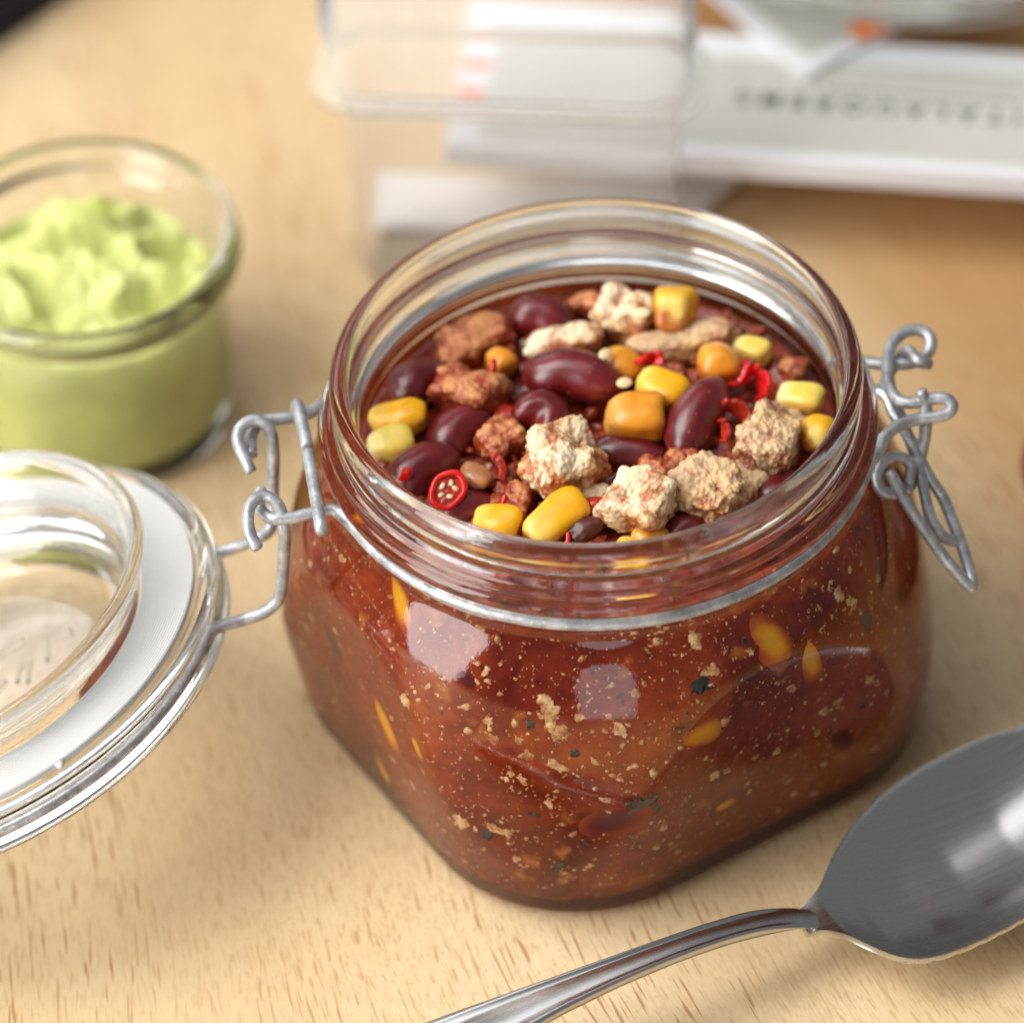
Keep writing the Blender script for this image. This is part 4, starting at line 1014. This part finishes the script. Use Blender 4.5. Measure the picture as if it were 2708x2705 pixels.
hw2 = np.convolve(np.pad(hw2, 2, 'edge'), [.1, .2, .4, .2, .1], 'valid'); hw2[-1] = 0.6
nt2 = 33; tt = np.linspace(-1, 1, nt2)
def bowl_z(s, t):
    rim = np.interp(s, [-5, -2.5, 0, 6, 20, 40, 63], [8.6, 9.0, 9.1, 9.6, 10.2, 10.4, 11.2])
    dep = np.interp(s, [-5, 0, 3, 8, 16, 26, 38, 50, 58, 63.2], [0.0, 0.3, 2.3, 5.4, 7.8, 9.0, 8.6, 6.2, 3.0, 0.2])
    return rim-dep*(1-abs(t)**2.3)
top = [[spw(s, c+h*t, bowl_z(s, t)) for t in tt] for s, h, c in zip(ss2, hw2, cl2)]
V = [q for r in top for q in r]; nb = len(V)
V += [(x, y, z-1.3) for x, y, z in V]
F = grid_faces(len(ss2), nt2, wrap=False)
F += [tuple(i+nb for i in f[::-1]) for f in grid_faces(len(ss2), nt2, wrap=False)]
for i in range(len(ss2)-1):
    a, b = i*nt2, (i+1)*nt2; F.append((a, a+nb, b+nb, b)); a += nt2-1; b += nt2-1; F.append((a, b, b+nb, a+nb))
e0 = (len(ss2)-1)*nt2
for j in range(nt2-1):
    F.append((j, j+1, j+1+nb, j+nb)); F.append((e0+j, e0+j+nb, e0+j+1+nb, e0+j+1))
bo = link('bowl', mesh('bowl', V, F), M['steel'], spoon)
bv = bo.modifiers.new('rim', 'BEVEL'); bv.width = 0.0004; bv.segments = 3; bv.limit_method = 'ANGLE'; bv.angle_limit = math.radians(50)
# handle: two raised beads along the edges
hs = [(5, 3.6), (2.5, 6.2), (0, 8.3), (-3, 9.95), (-6, 11.6), (-11, 13.1), (-19, 14.7), (-27, 15.6), (-37, 16.1), (-46, 16.2), (-55, 16.0), (-68, 15.0), (-85, 12.6), (-105, 8.5), (-122, 4.6), (-132, 2.6), (-134, 2.2)]
hwid = [(5, 1.8), (2.5, 2.0), (0, 2.3), (-3, 2.6), (-6, 2.6), (-19, 2.4), (-30, 2.5), (-40, 2.9), (-50, 3.6), (-60, 4.7), (-75, 6.8), (-100, 9.4), (-120, 10.6), (-130, 9.0), (-134, 3.0)]
sp = spline([(s, 0, z) for s, z in hs], 5)
V = []
prof_t = [-1, -0.97, -0.86, -0.74, -0.64, -0.45, 0, 0.45, 0.64, 0.74, 0.86, 0.97, 1]
prof_z = [0, 0.55, 0.95, 0.90, 0.45, 0.62, 0.80, 0.62, 0.45, 0.90, 0.95, 0.55, 0]
for q in sp:
    w = np.interp(-q[0], [-a for a, _ in hwid], [b for _, b in hwid])
    bl = min(1, max(0, (-q[0]-3)/12)); bl = bl*bl*(3-2*bl)
    for t, z in zip(prof_t, prof_z): V.append(spw(q[0], t*w, q[2]+(z*bl-0.8*(1-bl)*abs(t)**3)-0.6))
    for t in prof_t[::-1]: V.append(spw(q[0], t*w*0.96, q[2]-1.7-0.6*(1-t*t)+0.3))
nc = 2*len(prof_t)
F = grid_faces(len(sp), nc); F.append(tuple(range(nc))[::-1]); F.append(tuple((len(sp)-1)*nc+j for j in range(nc)))
link('handle', mesh('handle', V, F), M['steel'], spoon)

# ------------------------------------------------------------------ small jar with avocado dip
wx, wy = -89.0, 81.0
sj = tag(empty('small_glass_jar', (wx, wy, 0)), 'small straight glass jar with a thick rolled rim holding green avocado dip', 'jar')
pr = [(0.2, 0.8), (18, 0.8), (21.5, 0.0), (23.4, 0.3), (24.3, 1.4), (24.6, 3), (24.7, 12), (24.8, 24), (25.0, 33.5), (25.7, 34.6), (27.4, 35.3), (28.4, 36.4), (28.7, 38.0), (28.5, 39.6), (27.7, 40.8), (26.6, 41.2), (25.4, 40.9),
      (24.7, 40.2), (24.4, 38.6), (24.3, 36.8), (23.4, 35.6), (22.8, 34.5), (22.3, 32), (22.1, 12), (21.9, 6), (20.6, 4.2), (17, 3.6), (0.2, 3.4)]
ph = np.linspace(0, 2*np.pi, 128, endpoint=False)
V = [(r*math.cos(a), r*math.sin(a), z) for r, z in pr for a in ph]; F = grid_faces(len(pr), 128); F.append(tuple(range(128))[::-1]); F.append(tuple((len(pr)-1)*128+j for j in range(128)))
link('glass_body', mesh('glass_body', V, F), M['green_glass'], sj)
V = []
na, nr_ = 160, 70
def guac_h(x, y):
    q = Vector((x, y, 0))
    w = noise.noise(q*0.07+Vector((1, 5, 0)))*6
    ridges = abs(noise.noise(Vector((x*0.06+w*0.10, y*0.105+w*0.03, 2.0))))*-13+4.6
    dome = 6.0*math.exp(-((x+2)**2+(y-6)**2)/190)
    scoop = -7.5*math.exp(-((x+9)**2/130+(y+13)**2/30))
    return 28.0+ridges*1.05+dome*0.9+scoop+1.3*noise.noise(q*0.26)+0.8*noise.noise(q*0.6)
for i in range(nr_):
    r = 0.2+21.6*i/(nr_-1)
    for a in np.linspace(0, 2*np.pi, na, endpoint=False):
        x, y = r*math.cos(a), r*math.sin(a); e = min(1, (22.0-r)/3.0)
        V.append((x, y, min(guac_h(x, y)*e+(1-e)*(31.5+2.0*noise.noise(Vector((math.cos(a)*2, math.sin(a)*2, 4)))), 39)))
for z in (30, 22, 18, 12, 8, 6, 4.6, 3.8):
    rr0 = float(np.interp(z, [3.4, 4.2, 6, 12, 27], [17, 20.6, 21.9, 22.1, 22.3]))+0.25
    V += [(rr0*math.cos(a), rr0*math.sin(a), z-0.2) for a in np.linspace(0, 2*np.pi, na, endpoint=False)]
F = grid_faces(nr_+8, na, flip=True); F.append(tuple(range(na))); F.append(tuple((nr_+7)*na+j for j in range(na))[::-1])
gu = link('avocado_dip', mesh('avocado_dip', V, F), M['guac']); gu.location = Vector((wx, wy, 0))*S
tag(gu, 'creamy pale green avocado dip heaped in swirls in the small jar', 'dip')

# ------------------------------------------------------------------ packaging behind
def slab(name, pts, z0, z1, mat, parent=None, bevel=0.0):
    n = len(pts)
    V = [(x, y, z0) for x, y in pts]+[(x, y, z1) for x, y in pts]
    F = [tuple(range(n))[::-1], tuple(range(n, 2*n))]+[(i, (i+1) % n, (i+1) % n+n, i+n) for i in range(n)]
    o = link(name, mesh(name, V, F), mat, parent, smooth=False)
    if bevel:
        b = o.modifiers.new('bevel', 'BEVEL'); b.width = bevel*S; b.segments = 3
    return o
def a2(x, y, z): q = at(x, y, z); return np.array([q[0], q[1]])
def rounded(cx, cy, hx, hy, r, rot, n=8):
    out = []
    for sx, sy, a0_ in ((1, 1, 0), (-1, 1, 90), (-1, -1, 180), (1, -1, 270)):
        for i in range(n+1):
            a = math.radians(a0_+90*i/n); out.append((sx*(hx-r)+r*math.cos(a), sy*(hy-r)+r*math.sin(a)))
    c, s = math.cos(rot), math.sin(rot)
    return [(cx+x*c-y*s, cy+x*s+y*c) for x, y in out]
def shell_box(name, cx, cy, hx, hy, r, rot, z0, z1, th, mat, parent=None, open_top=True, flare=1.5):
    """thin walled rounded tray"""
    L = []
    def rg(off, z): L.append([(x, y, z) for x, y in rounded(cx, cy, hx+off, hy+off, max(0.5, r+off), rot)])
    zs_ = (z0, z1) if open_top else (z1, z0); sg = 1 if open_top else -1
    rg(-6, zs_[0]); rg(-2.5, zs_[0]); rg(-0.8, zs_[0]+sg*0.7); rg(0, zs_[0]+sg*2.6); rg(flare, zs_[1]-sg*1.2); rg(flare+2.2, zs_[1]-sg*0.6); rg(flare+2.2, zs_[1])
    rg(flare+0.2-th, zs_[1]); rg(flare-th, zs_[1]-sg*2); rg(-th, zs_[0]+sg*3); rg(-0.8-th, zs_[0]+sg*(0.9+th)); rg(-2.5-th, zs_[0]+sg*th); rg(-6-th, zs_[0]+sg*th)
    nc_ = len(L[0]); V = [q for l_ in L for q in l_]
    F = grid_faces(len(L), nc_, flip=not open_top)
    b1, b2 = tuple(range(nc_))[::-1], tuple((len(L)-1)*nc_+j for j in range(nc_))
    F += [b1, b2] if open_top else [b1[::-1], b2[::-1]]
    return link(name, mesh(name, V, F), mat, parent)
# clear tub standing on the table in front of the box, left front foot near (648,545)
fl = a2(650, 540, 0); fr_ = a2(1300, 565, 0)
rot_t = math.atan2(fr_[1]-fl[1], fr_[0]-fl[0])
ux = np.array([math.cos(rot_t), math.sin(rot_t)]); uy = np.array([-ux[1], ux[0]])
hx, hy = float(np.linalg.norm(fr_-fl))/2+1.0, 8.0
cc_ = fl+ux*(hx-1)+uy*hy
tray = tag(empty('plastic_tub', (0, 0, 0)), 'tall clear plastic tub with a thick clear lid standing in front of the printed box', 'tub')
shell_box('tub_shell', cc_[0], cc_[1], hx-3.0, hy, 6, rot_t, 0.3, 46.0, 1.0, M['acrylic'], tray, flare=0.6)
shell_box('tub_lid', cc_[0], cc_[1]+1.0, hx+0.6, hy+2.5, 7.5, rot_t, 45.0, 66.0, 1.3, M['acrylic'], tray, open_top=False, flare=0.4)
c1 = [a2(700, 428, 2), a2(1290, 432, 2), a2(1345, 385, 2), a2(1390, 348, 2), a2(1380, 335, 2), a2(712, 300, 2)]
sheet = slab('paper_sheet', [tuple(q) for q in c1], 1.9, 2.3, M['cream'])
tag(sheet, 'cream paper sheet lying flat inside the clear plastic tub', 'paper')
# printed box lying across
zc = 20.4
A = a2(838, 258, zc); B = a2(1932, 334, zc)
ux = (B-A)/np.linalg.norm(B-A); uy = np.array([-ux[1], ux[0]])
TL = a2(888, 30, zc)
hgt = float((TL-A)@uy); wid = 190.0
sk = float((TL-A)@ux)
def bx(s, t): q = A+ux*(s+sk*t/hgt)+uy*t; return (float(q[0]), float(q[1]))
card = tag(empty('printed_box', (float(A[0]), float(A[1]), 15.3)), 'flat white box with a grey printed panel and orange squares behind the clip jar', 'box')
card_off = Vector((float(A[0]), float(A[1]), 15.3))
def cslab(name, pts, z0, z1, mat, bevel=0):
    o = slab(name, [(x-card_off.x, y-card_off.y) for x, y in pts], z0-15.3, z1-15.3, mat, card, bevel); return o
cslab('box_body', [bx(0, 0), bx(wid, 0), bx(wid, hgt), bx(0, hgt)], 15.3, 20.4, M['paper'], 0.4)
m1, m2 = 6.2, 7.0
cslab('grey_panel', [bx(m1, 2.6), bx(wid-m1, 2.6), bx(wid-m1, hgt-m2), bx(m1, hgt-m2)], 20.4, 20.45, M['printed'])
t0 = float((a2(878, 198, zc)-A)@uy); t1 = float((a2(878, 171, zc)-A)@uy)
cslab('orange_square', [bx(0.6, t0), bx(5.8, t0), bx(5.8, t1), bx(0.6, t1)], 20.46, 20.50, M['orange'])
cslab('orange_square', [bx(0.6, t0+(t1-t0)*2.6), bx(5.8, t0+(t1-t0)*2.6), bx(5.8, t0+(t1-t0)*3.6), bx(0.6, t0+(t1-t0)*3.6)], 20.46, 20.50, M['orange'])
def text_mesh(body, size, spacing, mat, name, parent, loc, rz):
    cu = bpy.data.curves.new('txt', 'FONT'); cu.body = body; cu.size = size*S; cu.space_character = spacing; cu.align_x = 'CENTER'; cu.align_y = 'CENTER'; cu.extrude = 0.00002; cu.offset = 0.00012
    to_ = bpy.data.objects.new('txt', cu); COL.objects.link(to_)
    dg = bpy.context.evaluated_depsgraph_get(); me = bpy.data.meshes.new_from_object(to_.evaluated_get(dg))
    bpy.data.objects.remove(to_); bpy.data.curves.remove(cu)
    me.name = name; o = link(name, me, mat, parent, smooth=False); o.location = Vector(loc)*S; o.rotation_euler = (0, 0, rz)
    return o
tA, tB = a2(1392, 184, zc), a2(1925, 224, zc)
tm = (tA+tB)/2; trot = math.atan2(tB[1]-tA[1], tB[0]-tA[0])+math.pi
tl_ = text_mesh('ITALAUOREMS', 5.4, 1.62, M['ink'], 'lettering', card, (tm[0]-card_off.x, tm[1]-card_off.y, 5.2), trot)
tl_.scale = (float(np.linalg.norm(tB-tA))/max(1e-6, tl_.dimensions.x/S),)*1+(1, 1)
s1, s2 = a2(1560, 170, zc), a2(1930, 196, zc); sm_ = (s1+s2)/2
tl2 = text_mesh('ıııııııııııııııııııııııı', 2.0, 1.5, M['ink'], 'lettering', card, (sm_[0]-card_off.x, sm_[1]-card_off.y, 5.2), trot)
tl2.scale = (float(np.linalg.norm(s2-s1))/max(1e-6, tl2.dimensions.x/S), 1, 1)

ct = slab('support_block', [bx(24, 20), bx(wid, 20), bx(wid, hgt-6), bx(24, hgt-6)], 0.3, 15.1, M['support_block'])  # added support; its brown deepens the shade under the box
tag(ct, 'brown support block added to deepen the shade under the flat printed box', 'support_block')

# small square card lying askew on the box
q0, q1, q3 = a2(1520, 143, 22), a2(1378, 20, 22), a2(1668, 62, 22)
e1 = (q1-q0)/np.linalg.norm(q1-q0); e2 = (q3-q0)/np.linalg.norm(q3-q0)
sc_ = tag(empty('square_card', (0, 0, 20.6)), 'small white card with grey print and orange corner lying askew on the box', 'card')
def sq(a, b): q = q0+e1*a+e2*b; return (float(q[0]), float(q[1]))
slab('card_body', [sq(0, 0), sq(60, 0), sq(60, 60), sq(0, 60)], 0.0, 1.4, M['paper'], sc_, 0.15)
slab('grey_panel', [sq(3.6, 3.6), sq(56, 3.6), sq(56, 56), sq(3.6, 56)], 1.41, 1.46, M['printed'], sc_)
slab('orange_square', [sq(0.2, 14.0), sq(5.6, 14.0), sq(5.6, 22), sq(0.2, 22)], 1.47, 1.5, M['orange'], sc_)

# glass dish on the right
zd = 23
dq = a2(1800, 76, zd); Rd = 68
dish = tag(empty('glass_dish', (float(dq[0]), float(dq[1])+Rd, 20.8)), 'large round ribbed glass dish standing on the printed box at the top right', 'dish')
pd = [(0.3, 0.6), (50, 0.6), (58, 0.0), (61, 0.3), (63, 2.0), (65.0, 3.0), (66.0, 5.0), (68.2, 6.0), (69.2, 8.5), (71.4, 9.6), (72.4, 12), (74.6, 13), (75.6, 16), (77, 17), (78, 21), (79.2, 23), (79.2, 25), (77.8, 25.4), (76.4, 23), (73, 17), (70, 12), (66, 7), (62, 4.0), (58, 3.0), (0.3, 2.8)]
nd = 160; ph = np.linspace(0, 2*np.pi, nd, endpoint=False)
V = [(r*math.cos(a), r*math.sin(a), z) for r, z in pd for a in ph]; F = grid_faces(len(pd), nd); F.append(tuple(range(nd))[::-1]); F.append(tuple((len(pd)-1)*nd+j for j in range(nd)))
link('dish_body', mesh('dish_body', V, F), M['dish_glass'], dish)

# dark cloth at the far left corner, brown bowl at the right edge
V = []; nx_, ny_ = 40, 40
pA, pB = a2(135, -30, 3), a2(-30, 84, 3)
eA = (pB-pA)/np.linalg.norm(pB-pA); eN = np.array([-eA[1], eA[0]])
if eN[0] > 0: eN = -eN
for i in range(nx_):
    for j in range(ny_):
        s_ = -60+170*j/(ny_-1); t_ = 90*(1-i/(nx_-1)); q = pA+eA*s_+eN*t_
        edge = min(1.0, t_/12.0, (s_+60)/12.0+0.02, (110-s_)/12.0+0.02)
        V.append((q[0], q[1], 4+28*math.sqrt(max(0.0, edge*(2-edge)))+2.5*noise.noise(Vector((q[0]*0.05, q[1]*0.05, 0)))))
nb = len(V); V += [(x, y, 0.4) for x, y, z in V]
F = grid_faces(nx_, ny_, wrap=False, flip=True)
for i in range(nx_-1):
    for a_, fl_ in ((i*ny_, 0), (i*ny_+ny_-1, 1)):
        f = (a_, a_+ny_, a_+ny_+nb, a_+nb); F.append(f if fl_ else f[::-1])
for j in range(ny_-1):
    for a_, fl_ in ((j, 1), ((nx_-1)*ny_+j, 0)):
        f = (a_, a_+1, a_+1+nb, a_+nb); F.append(f if fl_ else f[::-1])
tag(link('folded_cloth', mesh('folded_cloth', V, F), M['navy']), 'thick dark folded cloth at the far left corner of the table', 'cloth')
bq = a2(1931, 918, 12)
pb = [(0.2, 0), (14, 0), (17, 1), (21, 6), (24, 12), (24.6, 15), (24.0, 15.6), (22.8, 14), (20, 8), (15, 3.4), (0.2, 3)]
V = [(r*math.cos(a), r*math.sin(a), z) for r, z in pb for a in np.linspace(0, 2*np.pi, 96, endpoint=False)]; F = grid_faces(len(pb), 96); F.append(tuple(range(96))[::-1]); F.append(tuple((len(pb)-1)*96+j for j in range(96)))
bw = link('brown_bowl', mesh('brown_bowl', V, F), M['terracotta']); bw.location = Vector((float(bq[0])+24.2, float(bq[1]), 0))*S
tag(bw, 'reddish brown bowl just entering the picture at the right edge', 'bowl')
